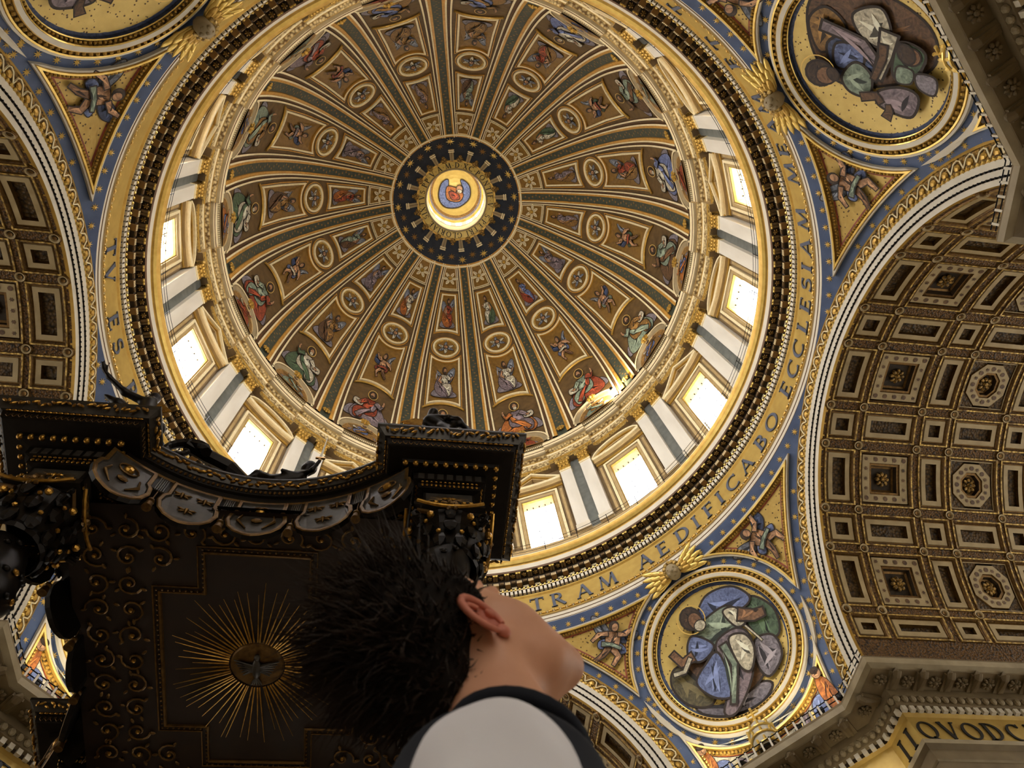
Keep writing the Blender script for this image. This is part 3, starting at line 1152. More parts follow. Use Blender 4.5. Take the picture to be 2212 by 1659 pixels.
mb.lathe([(5.7, 113.3), (5.65, 113.15), (5.45, 113.2), (5.4, 113.35), (4.5, 113.75), (4.4, 113.6), (4.25, 113.65), (4.22, 114.4), (4.3, 114.6)],
         ['gilt', 'gilt', 'gilt', 'gold_mosaic_bright', 'stucco', 'stucco', 'line_white', 'line_white'], n=96)
lring = put('ceiling_lettered_ring', mb, kind='structure', label='gilded ring with dark lettering round the lantern opening')
txt = "S.PETRI GLORIAE SIXTVS.PP.V.A.M.D.XC.PONTIF.V. "
sl = np.array((-.9, .4)) / math.hypot(.9, .4)
ws = [(.45 if ch == ' ' else glyph(ch)[1]) + .14 for ch in txt]
tot = sum(ws)
acc = 0.0
for ch, w_ in zip(txt, ws):
    az = 16.0 - (acc + w_ / 2) / tot * -360.0
    acc += w_
    if ch == ' ':
        continue
    me, _ = glyph_mesh(ch, .8, 'letter_dark', 'oc')
    a = D2R(az)
    p = cyl(az, 4.95, 113.51)
    # letters read with their feet towards the opening
    Zv = np.array((-sl[0] * math.cos(a), -sl[0] * math.sin(a), -sl[1]))
    Xv = np.array((-math.sin(a), math.cos(a), 0))
    put('letter', me, lring, mw=basis(p, Xv, np.cross(Zv, Xv), Zv, 1.0))

# ------------------------------------------------------------------ LANTERN
mb = MB()
mb.lathe([(4.3, 114.6), (4.3, 117.4), (4.15, 117.5), (4.3, 117.7)], ['line_white', 'white_marble', 'gilt'], n=64)
nb = 16
for i in range(nb):
    a0 = i * 22.5
    mb.lathe([(4.3, 117.7), (4.3, 121.6)], 'white_marble', a0 - 5.0, a0 + 5.0, 4)
mb.lathe([(4.3, 121.6), (4.05, 121.7), (4.0, 122.1), (4.15, 122.3)], ['gilt', 'bright_gilt', 'tan_stucco'], n=64)
lan = put('ceiling_lantern', mb, kind='structure', label='small bright lantern drum above the eye of the dome')
mb = MB()
rows = []
cup = [(4.1 * math.cos(t), 122.3 + 4.3 * math.sin(t)) for t in np.linspace(0, math.pi / 2, 10)]
mb.smooth = True
mb.lathe(cup, ['f_white', 'f_cloud', 'f_ochre'] + ['gold_mosaic_bright'] * 6, n=48)
put('cupola_mosaic', mb, lan)
mb = MB()


def cupmap(u, v, h):
    """picture in the cupola, u to the image right, v towards image top (-y)"""
    d = np.array((u, -v + .25, 0.0))
    r = min(math.hypot(d[0], d[1]), .98)
    t = math.acos(r)
    k = (4.0 - h * 3) / max(math.hypot(d[0], d[1]), 1e-6) * r
    return np.array((d[0] * k, d[1] * k, 122.3 + 4.2 * math.sin(t) - h * 3))


layers(mb, [('f_blue', spline([(-.6, .35), (-.65, -.2), (-.35, -.55), (.2, -.5), (.6, -.1), (.55, .4), (.2, .6), (.35, .1), (-.1, -.2), (-.3, .2), (-.35, .55)])),
            ('f_orange', spline([(-.35, .25), (-.3, -.25), (.2, -.3), (.35, .0), (.1, .2)])), ('f_red', spline([(-.25, .05), (-.1, -.25), (.2, -.2), (.1, .0)])),
            ('f_skin', ell(.18, .22, .13, .15)), ('f_white', ell(.2, .12, .1, .08))], cupmap, .02, .003, .95, .95, 0, .16, maxlen=.15)
put('mosaic_figure', mb, lan)
mb = MB()
mb.lathe([(4.4, 117.7), (4.4, 121.6)], 'lantern_pane', -6.3, 6.3, 4)
pane_l = mb.mesh('pane')
for i in range(nb):
    put('pane', pane_l, lan, rz=i * 22.5 + 11.25)


# ------------------------------------------------------------------ DRUM
WR = 24.2
mb = MB()
for i in range(16):
    a = i * 22.5
    # masonry round each opening
    mb.lathe([(WR, 51.0), (WR, 57.6)], 'tan_stucco', a - 3.6, a + 3.6, 3)
    mb.lathe([(WR, 66.0), (WR, 71.2)], 'tan_stucco', a - 3.6, a + 3.6, 3)
    mb.lathe([(WR, 51.0), (WR, 71.2)], 'brown_marble', a + 3.6, a + 18.9, 6)
mb.lathe([(23.75, 50.9), (23.75, 56.6), (23.55, 56.7), (23.55, 57.3), (WR, 57.4)], ['tan_stucco', 'white_marble', 'tan_stucco', 'tan_stucco'], n=128)
mb.lathe([(24.5, 75.02), (22.7, 75.02)], 'stucco', n=128)
drum = put('wall_drum', mb, kind='structure', label='round drum wall with paired pale pilasters between tall windows')


def ring_block(mb, a0, a1, r0, r1, z0, z1, mname, n=3, taper=0.0):
    """curved block between two azimuths, face at r0 (inside), back at r1"""
    rows = []
    for r, z in ((r1, z0), (r0, z0), (r0 + taper, z1), (r1, z1)):
        rows.append([cyl(a0 + (a1 - a0) * i / n, r, z) for i in range(n + 1)])
    for i in range(3):
        mb.grid(rows[i:i + 2], mname)
    for j in (0, n):
        mb.add([rows[k][j] for k in range(4)], [(0, 1, 2, 3)], mname)


def pil(a0, a1):
    mb = MB()
    ring_block(mb, a0, a1, 23.35, 24.3, 58.1, 68.75, 'pilaster_marble')
    ring_block(mb, a0 - .18, a1 + .18, 23.2, 24.3, 57.2, 58.1, 'white_marble')
    ring_block(mb, a0 - .1, a1 + .1, 23.27, 24.3, 68.55, 68.8, 'line_white')
    return mb.mesh('pilaster')


def capital(a0, a1):
    mb = MB()
    am = (a0 + a1) / 2
    ring_block(mb, a0 + .1, a1 - .1, 23.4, 24.3, 68.8, 70.4, 'carved_dark')
    for z, n, r, sz in ((69.1, 4, 23.3, .3), (69.65, 3, 23.2, .33), (70.15, 4, 23.1, .26)):
        for k in range(n):
            az = a0 + (a1 - a0) * (k + .5) / n
            c = cyl(az, r, z)
            a = D2R(az)
            mb.ball(c, (.16, sz * .75, .36), 'gilt', 6, 4, (math.cos(a), math.sin(a), 0), (-math.sin(a), math.cos(a), 0))
    for az in (a0, a1):
        mb.ball(cyl(az, 23.15, 70.35), .24, 'carved_gilt', 7, 5)
    ring_block(mb, a0 - .25, a1 + .25, 23.05, 24.3, 70.5, 70.85, 'carved_gilt')
    return mb.mesh('capital')


P1, P2 = (-4.05, -1.2), (1.2, 4.05)
pil_me = [pil(*P1), pil(*P2)]
cap_me = [capital(*P1), capital(*P2)]
mb = MB()
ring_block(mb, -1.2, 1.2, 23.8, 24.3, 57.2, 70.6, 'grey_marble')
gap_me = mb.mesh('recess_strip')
# entablature over the pilasters, breaking forward above each pair
ENT = [(1.1, 70.85, 'brown_marble'), (0.00, 70.85, 'carved_gilt'), (0.00, 71.35, 'gilt'), (-.08, 71.4, 'gilt'), (-.08, 71.55, 'scroll_frieze'), (0.0, 71.6, 'scroll_frieze'), (0.0, 72.75, 'line_white'),
       (-.12, 72.85, 'gilt'), (-.15, 73.0, 'scroll_frieze'), (-.52, 73.1, 'gilt'), (-.56, 73.12, 'stucco'), (-.78, 73.15, 'stucco'), (-.8, 73.4, 'line_white'), (-.8, 73.75, 'rib_brown'), (-.86, 73.8, 'line_white'), (-.92, 74.25, 'line_white'), (.0, 74.4, 'stucco'), (.2, 75.1, 'stucco')]


def entab(a0, a1, base, n=6):
    mb = MB()
    pr_ = [(base + d, z) for d, z, _ in ENT]
    rows = [[cyl(a0 + (a1 - a0) * j / n, r, z) for j in range(n + 1)] for r, z in pr_]
    for i in range(len(rows) - 1):
        mb.grid(rows[i:i + 2], ENT[i][2])
    for j in (0, n):
        q = [r[j] for r in rows] + [cyl(a0 + (a1 - a0) * j / n, 24.4, 75.1), cyl(a0 + (a1 - a0) * j / n, 24.4, 70.85)]
        mb.add(q, [tuple(range(len(q)))], 'tan_stucco')
    return mb.mesh('entablature')


ent_f, ent_r = entab(-6.0, 6.0, 23.25), entab(-5.3, 5.3, 23.7)
mb = MB()
for k in range(-22, 23):
    az = k * .5
    mb.box(cyl(az, 22.85, 74.85), (.06, .06, .12), 'line_white', (math.cos(D2R(az)), math.sin(D2R(az)), 0), (-math.sin(D2R(az)), math.cos(D2R(az)), 0))
den_me = mb.mesh('dentils')
for i in range(16):
    az = i * 22.5 + 11.25
    for k in (0, 1):
        p_ = put('pilaster', pil_me[k], drum, rz=az)
        put('capital', cap_me[k], p_)
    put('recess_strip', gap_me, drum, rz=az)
    put('entablature', ent_f, drum, rz=az)
    e_ = put('entablature', ent_r, drum, rz=az + 11.25)
    put('dentils', den_me, e_, kind='stuff')


# windows: one mesh set, alternate pediments
def WP(u, z, r):
    return cyl(-R2D(u / WR), r, z)


wf = MB()
W0, WT, WB = 1.48, 66.0, 57.6
LOOP = lambda d: [(-W0 - d, WB - d * .3), (W0 + d, WB - d * .3), (W0 + d, WT + d), (-W0 - d, WT + d)]
seq = [(0, 25.0, 'tan_stucco'), (0, 24.2, 'gilt'), (.03, 24.0, 'gilt'), (.12, 24.0, 'stucco'), (.16, 23.9, 'tan_stucco'), (.42, 23.9, 'stucco'), (.46, 23.78, 'line_white'), (.7, 23.78, 'line_white'), (.72, 24.25, 'line_white')]
wf.loops([[WP(u, z, r) for u, z in LOOP(d)] for d, r, _ in seq], [q[2] for q in seq[:-1]])
frame_me = wf.mesh('window_frame')
mb = MB()
for sx in (-1, 1):
    a0, a1 = sx * 5.35, sx * 6.6
    ring_block(mb, min(a0, a1), max(a0, a1), 23.95, 24.3, 57.6, 67.3, 'brown_marble', 1)
    ring_block(mb, min(sx * 5.7, sx * 6.3), max(sx * 5.7, sx * 6.3), 23.9, 24.3, 58.4, 66.6, 'tan_stucco', 1)
jamb_me = mb.mesh('side_strip')


def pediment(tri):
    mb = MB()
    n = 14
    A = 6.75
    top = (lambda t: 68.15 + 2.25 * (1 - abs(t))) if tri else (lambda t: 68.15 + 2.05 * math.sqrt(max(0, 1 - t * t * .93)) - 2.05 * math.sqrt(.07))
    ts = [-1 + 2 * i / n for i in range(n + 1)]
    # base cornice
    for r0, z0, z1, mm in ((23.85, 67.1, 67.45, 'gilt'), (23.6, 67.45, 67.75, 'tan_stucco'), (23.35, 67.75, 68.15, 'line_white')):
        ring_block(mb, -A, A, r0, 24.3, z0, z1, mm, 6)
    # raking cornice
    for d0, d1, r0, mm in ((0, .28, 23.3, 'line_white'), (.28, .5, 23.5, 'gilt'), (.5, .68, 23.65, 'tan_stucco')):
        lo = [cyl(t * A * 1.02, r0, top(t) - d1) for t in ts]
        hi = [cyl(t * A * 1.02, r0, top(t) - d0) for t in ts]
        bl = [cyl(t * A * 1.02, 24.3, top(t) - d1) for t in ts]
        bh = [cyl(t * A * 1.02, 24.3, top(t) - d0) for t in ts]
        mb.grid([bl, lo, hi, bh], mm)
    # tympanum
    mb.grid([[cyl(t * A, 24.05, 68.1) for t in ts], [cyl(t * A, 24.05, max(68.1, top(t) - .6)) for t in ts]], 'brown_marble')
    return mb.mesh('pediment')


ped_me = [pediment(False), pediment(True)]
mb = MB()
mb.grid([[WP(-W0, WB, 24.95), WP(0, WB, 24.95), WP(W0, WB, 24.95)], [WP(-W0, WT, 24.95), WP(0, WT, 24.95), WP(W0, WT, 24.95)]], 'daylight_pane')
wpane_me = mb.mesh('pane')
mb = MB()
for k in range(1, 3):
    u = -W0 + 2 * W0 * k / 3
    mb.box((WP(u, WB, 24.9) + WP(u, WT, 24.9)) / 2, (.02, .02, (WT - WB) / 2), 'lead_bar')
for k in range(1, 8):
    z = WB + (WT - WB) * k / 8
    a, b = WP(-W0, z, 24.9), WP(W0, z, 24.9)
    mb.tube([a, b], .025, 'lead_bar', 4)
for k in range(5):
    mb.ball(WP(-W0 + .3 + k * .59, WT - .05, 24.75), .07, 'iron', 5, 4)
bar_me = mb.mesh('glazing_bars')
for i in range(16):
    az = i * 22.5
    side = 'rounded' if i % 2 == 0 else 'pointed'
    wo = put('window_%d' % (i + 1), frame_me, kind='structure', rz=az, label='tall drum window under a %s pediment' % side)
    wo.name = 'window_%d' % (i + 1)
    put('pane', wpane_me, wo)
    put('glazing_bars', bar_me, wo)
    put('pediment', ped_me[i % 2], wo)
    put('side_strip', jamb_me, wo)

# ------------------------------------------------------------------ RING ENTABLATURE
prof = [(23.9, 51.6, 'stucco'), (20.5, 51.62, 'grey_marble'), (20.3, 51.55, 'line_white'), (20.25, 51.38, 'gilt'), (20.33, 51.22, 'gilt'), (20.4, 51.1, 'bright_gilt'), (20.55, 50.95, 'gilt'), (20.66, 50.88, 'gilt'),
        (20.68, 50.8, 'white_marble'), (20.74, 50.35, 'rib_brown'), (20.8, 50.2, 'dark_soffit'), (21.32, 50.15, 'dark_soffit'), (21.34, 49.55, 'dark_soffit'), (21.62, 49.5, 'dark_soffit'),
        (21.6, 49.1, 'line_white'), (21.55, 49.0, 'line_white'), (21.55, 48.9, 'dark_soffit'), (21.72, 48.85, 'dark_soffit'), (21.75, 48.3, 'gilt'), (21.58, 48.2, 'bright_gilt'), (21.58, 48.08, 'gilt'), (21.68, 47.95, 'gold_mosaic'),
        (21.68, 45.85, 'gilt'), (21.55, 45.8, 'carved_dark'), (21.55, 45.45, 'gilt'), (21.42, 45.4, 'gilt'), (21.42, 45.28, 'tan_stucco'), (21.5, 45.22, 'white_marble'), (21.5, 44.94, 'rib_brown'), (21.54, 44.9, 'white_marble'),
        (21.54, 44.62, 'rib_brown'), (21.57, 44.59, 'white_marble'), (21.58, 44.42, 'tan_stucco'), (22.4, 44.36, 'tan_stucco')]
mb = MB()
mb.lathe([(a, b) for a, b, _ in prof], [c for _, _, c in prof[:-1]], n=240)
ring = put('trim_1', mb, kind='structure', label='gilded ring cornice with brackets and lettered gold frieze under the drum')

bk = MB()
for s_ in (-1, 1):
    bk.tube([(20.92, s_ * .09, 50.12), (21.3, s_ * .09, 50.05)], .085, 'bracket_brown', 8)
bk.box((21.1, 0, 50.14), (.2, .19, .05), 'bracket_brown')
bk.box((20.87, 0, 50.16), (.05, .2, .06), 'bright_gilt')
for s_ in (-1, 1):
    bk.ball((20.85, s_ * .1, 50.08), .07, 'bright_gilt', 6, 4)
bk_me = bk.mesh('bracket')
rs = MB()
rosette(rs, np.array((21.08, 0, 50.12)), np.array((1., 0, 0)), np.array((0, 1., 0)), np.array((0, 0, -1.)), .2, 'carved_dark', 6)
rs_me = rs.mesh('rosette')
bl = MB()
bl.box((21.38, 0, 49.42), (.2, .2, .16), 'soffit_block')
for k in range(4):
    bl.box((21.17, -.15 + k * .1, 49.45), (.02, .035, .15), 'line_white', taper=.4)
bl_me = bl.mesh('bracket_block')
te = MB()
for k in range(5):
    te.box((21.57, -.16 + k * .08, 49.32), (.02, .03, .12), 'line_white', taper=.4)
te.box((21.35, 0, 49.66), (.1, .15, .1), 'bracket_brown')
te_me = te.mesh('leaf_row')
NB = 150
for i in range(NB):
    az = i * 360 / NB
    if not inframe(cyl(az, 21.1, 50)):
        continue
    b_ = put('bracket', bk_me, ring, rz=az)
    put('rosette', rs_me, ring, rz=az + 180 / NB)
    put('bracket_block', bl_me, ring, rz=az)
    put('leaf_row', te_me, ring, rz=az + 180 / NB)
mb = MB()
for i in range(420):
    az = i * 360 / 420
    a = D2R(az)
    mb.ball(cyl(az, 21.5, 48.95), .1, 'bright_gilt', 6, 4)
    mb.box(cyl(az, 21.6, 48.6), (.1, .1, .2), 'white_marble', (math.cos(a), math.sin(a), 0), (-math.sin(a), math.cos(a), 0))
put('dentil_row', mb, ring, kind='stuff')
mb = MB()
for i in range(280):
    az = i * 360 / 280
    a = D2R(az)
    mb.ball(cyl(az, 21.5, 45.62), (.12, .17, .12), 'gilt', 6, 4, (math.cos(a), math.sin(a), 0), (-math.sin(a), math.cos(a), 0))
    mb.ball(cyl(az + .64, 21.52, 45.62), (.08, .04, .14), 'line_white', 4, 3, (math.cos(a), math.sin(a), 0), (-math.sin(a), math.cos(a), 0))
put('bead_row', mb, ring, kind='stuff')

known = [('T', 71.67), ('R', 67.52), ('A', 62.3), ('M', 57.33), ('A', 49.2), ('E', 45.1), ('D', 40.4), ('I', 37.0), ('F', 33.5), ('I', 30.5), ('C', 26.8), ('A', 22.5), ('B', 17.6), ('O', 13.3),
         ('E', 6.8), ('C', 2.9), ('C', -.9), ('L', -5.1), ('E', -8.7), ('S', -12.3), ('I', -15.2), ('A', -18.8), ('M', -23.6)]
lay = list(known)
az = 71.67
for ch in reversed("TV ES PETRVS ET SVPER HANC PE"):
    az += 4.05 if ch != ' ' else 3.7
    if ch != ' ':
        lay.append((ch, az))
az = -23.6
for ch in " MEAM ET TIBI DABO CLAVES":
    az -= 4.1 if ch != ' ' else 3.7
    if ch != ' ':
        lay.append((ch, az))
for ch, az in lay:
    if not inframe(cyl(az, 21.6, 47)):
        continue
    me, _ = glyph_mesh(ch, 1.45, 'letter_blue', 'fr')
    a = D2R(az)
    put('letter', me, ring, mw=basis(cyl(az, 21.66, 46.9), (math.sin(a), -math.cos(a), 0), (math.cos(a), math.sin(a), 0), (0, 0, 1)))

# gallery railing on the ledge
mb = MB()
for z in (52.3, 52.75, 53.2):
    mb.tube([cyl(a, 20.55, z) for a in range(0, 360, 3)], .018, 'iron', 5, closed=True)
rl = put('gallery_railing', mb, label='thin dark iron railing along the ledge below the drum windows', cat='railing')
mb = MB()
mb.tube([(20.55, 0, 51.55), (20.55, 0, 53.25)], .03, 'iron', 5)
post_me = mb.mesh('post')
for i in range(48):
    put('post', post_me, rl, rz=i * 7.5)


# ------------------------------------------------------------------ PENDENTIVES (sphere through the four arches)
SZ, SR = 29.6, 26.05
AX = 21.5                      # plane of the arch faces
MC = (45.0, 20.1)              # medallion centre (azimuth, elevation)


def SP(az, el, h=0.0):
    a, e = D2R(az), D2R(el)
    r = SR - h
    return np.array((r * math.cos(e) * math.cos(a), r * math.cos(e) * math.sin(a), SZ + r * math.sin(e)))


def sdir(az, el):
    a, e = D2R(az), D2R(el)
    return np.array((math.cos(e) * math.cos(a), math.cos(e) * math.sin(a), math.sin(e)))


def tang(az, el):
    """reader's right, up, outward at a point of the sphere"""
    n = sdir(az, el)
    a = D2R(az)
    X = np.array((math.sin(a), -math.cos(a), 0.0))
    return X, np.cross(X, n), n


_X, _U, _N = tang(*MC)


def MP(u, v, h=0.0):
    """picture plane of the medallion: u right, v up, in degrees of arc"""
    th = D2R(math.hypot(u, v))
    if th < 1e-6:
        d = _N
    else:
        k = math.hypot(u, v)
        d = _N * math.cos(th) + (_X * u / k + _U * v / k) * math.sin(th)
    return np.array((0, 0, SZ)) + d * (SR - h)


def m_azel(ang, psi):
    """point of the circle at angular radius ang round the medallion, psi from the right, counter-clockwise"""
    d = _N * math.cos(D2R(ang)) + (_X * math.cos(D2R(psi)) + _U * math.sin(D2R(psi))) * math.sin(D2R(ang))
    return R2D(math.atan2(d[1], d[0])), R2D(math.asin(d[2])), d


mb = MB()
mb.smooth = True
rows = []
for az in np.linspace(0, 90, 61):
    x = 0.8253 / math.cos(D2R(min(az, 90 - az)))
    lo = max(1.5, R2D(math.acos(min(1, x)))) if x < 1 else 1.5
    rows.append([SP(az, lo + (34.6 - lo) * j / 24.0) for j in range(25)])
mb.grid(rows, 'blue_mosaic')
pend_me = mb.mesh('pendentive')


def spandrel_loop(d, E0=32.75, M0=13.2, X0=21.12):
    E, M, X = E0 - d, M0 + d, X0 - d * .267
    az1 = R2D(math.acos(X / (SR * math.cos(D2R(E)))))
    k = (math.cos(D2R(M)) - math.sin(D2R(E)) * math.sin(D2R(MC[1]))) / (math.cos(D2R(E)) * math.cos(D2R(MC[1])))
    az3 = 45 - R2D(math.acos(min(1, k)))
    ps = np.linspace(0, 100, 2001)
    xs = np.array([m_azel(M, p)[2][0] * SR for p in ps])
    p2 = ps[np.argmin(abs(xs - X))]
    az, el, _ = m_azel(M, p2)
    # phase of T3
    es = np.array([m_azel(M, p)[1] for p in ps])
    okp = ps > p2
    p3 = ps[okp][np.argmin(abs(es[okp] - E))]
    L = [(az1 + (az3 - az1) * i / 12.0, E) for i in range(12)]
    L += [m_azel(M, p3 + (p2 - p3) * i / 12.0)[:2] for i in range(12)]
    L += [(R2D(math.acos(min(1, X / (SR * math.cos(D2R(e)))))), e) for e in np.linspace(el, E, 13)[:12]]
    return np.array(L)


def lower_loop(d, M0=13.2, X0=21.12, eb=2.0):
    M, X = M0 + d, X0 - d * .267
    ps = np.linspace(-90, 0, 2001)
    xs = np.array([m_azel(M, p)[2][0] * SR for p in ps])
    p2 = ps[np.argmin(abs(xs - X))]
    az, el, _ = m_azel(M, p2)
    L = [m_azel(M, p2 + (-180 - 2 * p2) * i / 20.0)[:2] for i in range(20)]
    right = [(R2D(math.acos(min(1, X / (SR * math.cos(D2R(e)))))), e) for e in np.linspace(el, eb, 9)]
    L += [(90 - a, e) for a, e in right[:8]]
    L += [(90 - right[8][0] + (right[8][0] - (90 - right[8][0])) * i / 6.0, eb) for i in range(6)]
    L += right[::-1][:8]
    return np.array(L)


FR = [(0, .02), (0, .24), (.22, .24), (.26, .32), (.5, .32), (.54, .16), (1.05, .12), (1.08, .06), (1.28, .05)]
FRM = ['white_marble', 'white_marble', 'gilt', 'bright_gilt', 'gilt', 'carved_dark', 'gilt', 'f_red']


def frame_from(loopf, mirror=False):
    mb = MB()
    g = (lambda a, e, h: SP(90 - a, e, h)) if mirror else SP
    mb.loops([[g(a, e, h) for a, e in loopf(d)] for d, h in FR], FRM)
    gm = MB()
    P = loopf(1.28)
    fillpoly(gm, P, g, .04, 'gold_dotted_dim', 4)
    # bead course inside the frame
    for i, (a, e) in enumerate(dens(loopf(.8), .55)):
        mb.ball(g(a, e, .16), .1, 'gilt', 5, 3)
    return mb.mesh('spandrel_frame'), gm.mesh('mosaic_ground')


spR = frame_from(spandrel_loop)
spL = frame_from(spandrel_loop, True)
low = frame_from(lower_loop)


def tmap(az, el):
    X, U, N = tang(az, el)
    o = np.array((0, 0, SZ))

    def f(u, v, h):
        d = N * SR + X * u + U * v
        d /= np.linalg.norm(d)
        return o + d * (SR - h)
    return f


rng = random.Random(11)
ang_me = []
for az, el, rot in ((29.6, 28.6, 30), (60.4, 28.6, -30)):
    mb = MB()
    f0 = tmap(az, el)
    c_, s_ = math.cos(D2R(rot)), math.sin(D2R(rot))
    layers(mb, fig_angel(rng, 'f_blue', 'f_teal'), lambda u, v, h, f0=f0, c_=c_, s_=s_: f0(u * c_ - v * s_, u * s_ + v * c_, h), .06, .005, 1.8, 1.8)
    ang_me.append(mb.mesh('mosaic_figure'))
lowf = []
mb = MB()
f0 = tmap(45, 6.0)
it = [('f_white', spline([(-4.2, .6), (-2.5, -.4), (0, -.9), (2.5, -.4), (4.2, .6), (4.4, 1.8), (3.6, .9), (2.2, .2), (0, -.3), (-2.2, .2), (-3.6, .9), (-4.4, 1.8)]))]
for s_ in (-1, 1):
    it += [('gold_mosaic_bright', spline([(s_ * 1.2, -.6), (s_ * 2.6, -.1), (s_ * 2.7, -1.2), (s_ * 1.4, -1.5)])), ('f_blue', spline([(s_ * 2.9, .2), (s_ * 3.6, .4), (s_ * 3.5, -.9), (s_ * 2.7, -1.1)])),
           ('f_orange', spline([(s_ * 3.9, 1.4), (s_ * 4.4, .9), (s_ * 4.5, -.6), (s_ * 3.9, -.9), (s_ * 3.6, .3)])), ('f_mauve', spline([(s_ * 2.0, -.2), (s_ * 2.4, .0), (s_ * 2.2, -.8), (s_ * 1.8, -.9)])),
           ('f_red', spline([(s_ * .9, -.9), (s_ * 1.5, -.7), (s_ * 1.6, -1.5), (s_ * .9, -1.6)])), ('f_skin', ell(s_ * 4.1, 1.5, .28, .32)), ('f_hair', ell(s_ * 4.1, 1.7, .24, .18))]
layers(mb, it, f0, .06, .005)
low_fig = mb.mesh('mosaic_figure')
star_s = star_mesh('star_gold', 8, 1.0, .36, .15)
stars = []
for k in range(34):
    psi = k * 360 / 34.0 + 3
    if 78 < psi < 102:
        continue
    a, e, _ = m_azel(12.53, psi)
    if e > 4.0:
        stars.append((a, e))
for a in np.arange(9, 82, 2.75):
    stars.append((a, 33.5))
for e in np.arange(4, 31, 2.3):
    a = R2D(math.acos(min(1, 21.31 / (SR * math.cos(D2R(e))))))
    stars += [(a, e), (90 - a, e)]
for a, e in ((31.6, 16.6), (30.4, 18.6 - 1.3), (32.4, 15.0), (32.3, 17.9)):
    stars += [(a, e), (90 - a, e)]


def medal_frame():
    mb = MB()
    seq = [(11.95, .02, 'white_marble'), (11.95, .24, 'white_marble'), (11.68, .26, 'gilt'), (11.62, .32, 'bright_gilt'), (11.42, .32, 'carved_dark'), (11.38, .2, 'carved_dark'), (10.86, .3, 'gilt'), (10.84, .42, 'gilt'), (10.74, .44, 'white_marble'),
           (10.2, .44, 'gilt'), (10.16, .46, 'bright_gilt'), (10.04, .42, 'carved_dark'), (10.0, .26, 'carved_dark'), (9.66, .2, 'gilt'), (9.64, .26, 'bright_gilt'), (9.52, .24, 'f_blue_dark'), (9.48, .06, 'f_blue_dark'), (9.1, .05, 'f_blue_dark')]
    n = 72
    mb.loops([[MP(a * math.cos(2 * math.pi * j / n), a * math.sin(2 * math.pi * j / n), h) for j in range(n)] for a, h, _ in seq], [q[2] for q in seq[:-1]])
    for ang, cnt, r in ((9.84, 110, .085), (11.12, 90, .12)):
        for k in range(cnt):
            t = 2 * math.pi * k / cnt
            mb.ball(MP(ang * math.cos(t), ang * math.sin(t), .3), r, 'gilt', 5, 3)
    return mb.mesh('round_frame')


mfr_me = medal_frame()
mb = MB()
fillpoly(mb, np.array(ell(0, 0, 9.15, 9.15, 48)), MP, .05, 'gold_dotted', 5)
mdisc_me = mb.mesh('mosaic_medallion')

MED = {}
MED['a'] = [('f_cloud', spline([(-.75, -.55), (-.4, -.75), (.1, -.72), (.35, -.85), (.1, -.98), (-.35, -.92), (-.7, -.7)])), ('f_olive', spline([(-.95, -.1), (-.8, .12), (-.45, .02), (-.3, -.3), (-.55, -.62), (-.85, -.45)])),
            ('f_brown', spline([(-.6, .1), (-.2, .15), (.3, -.1), (.5, -.5), (.1, -.75), (-.35, -.6)])), ('f_green', spline([(.55, .25), (.8, .4), (.98, .05), (.85, -.3), (.6, -.2)])), ('f_cloud', spline([(.5, -.2), (.75, -.3), (.7, -.6), (.4, -.75), (.35, -.5)])),
            ('f_blue', spline([(-.15, .55), (.2, .82), (.62, .72), (.78, .42), (.6, .35), (.3, .5), (.0, .5)])), ('f_teal', spline([(-.25, .45), (.05, .52), (.4, .5), (.5, .25), (.2, .1), (-.1, .0), (-.3, .15)])),
            ('f_white', spline([(.32, .45), (.5, .4), (.55, .15), (.38, .15)])), ('f_skin_dark', limb([(.5, .28), (.7, .12), (.85, .08)], .09, .06)), ('f_blue', spline([(-.42, .32), (-.28, .38), (-.1, .1), (-.35, .0), (-.5, .12)])),
            ('f_skin_dark', limb([(-.45, .12), (-.65, .12), (-.72, .33)], .07, .05)), ('f_white', limb([(-.85, .02), (-.68, -.02), (-.5, .12)], .03, .03)),
            ('f_mauve', spline([(.0, .1), (.35, .1), (.45, -.15), (.2, -.6), (-.25, -.95), (-.42, -.88), (-.1, -.5), (-.1, -.15)])), ('f_blue', spline([(-.1, -.05), (-.3, -.1), (-.58, -.28), (-.45, -.6), (-.2, -.72), (-.12, -.4)])),
            ('f_white', spline([(.18, .02), (.4, -.05), (.42, -.3), (.22, -.55), (.12, -.4)])), ('f_teal', limb([(.05, .0), (.05, -.35), (-.25, -.85)], .05, .03)), ('f_white', limb([(.5, .05), (.56, -.15), (.6, -.3)], .012, .012)),
            ('star_gold', ringpoly(-.18, .62, .24, .015)), ('f_hair', ell(-.18, .64, .15, .17)), ('f_skin_dark', ell(-.13, .57, .1, .13)), ('f_white', ell(-.1, .46, .09, .08))]
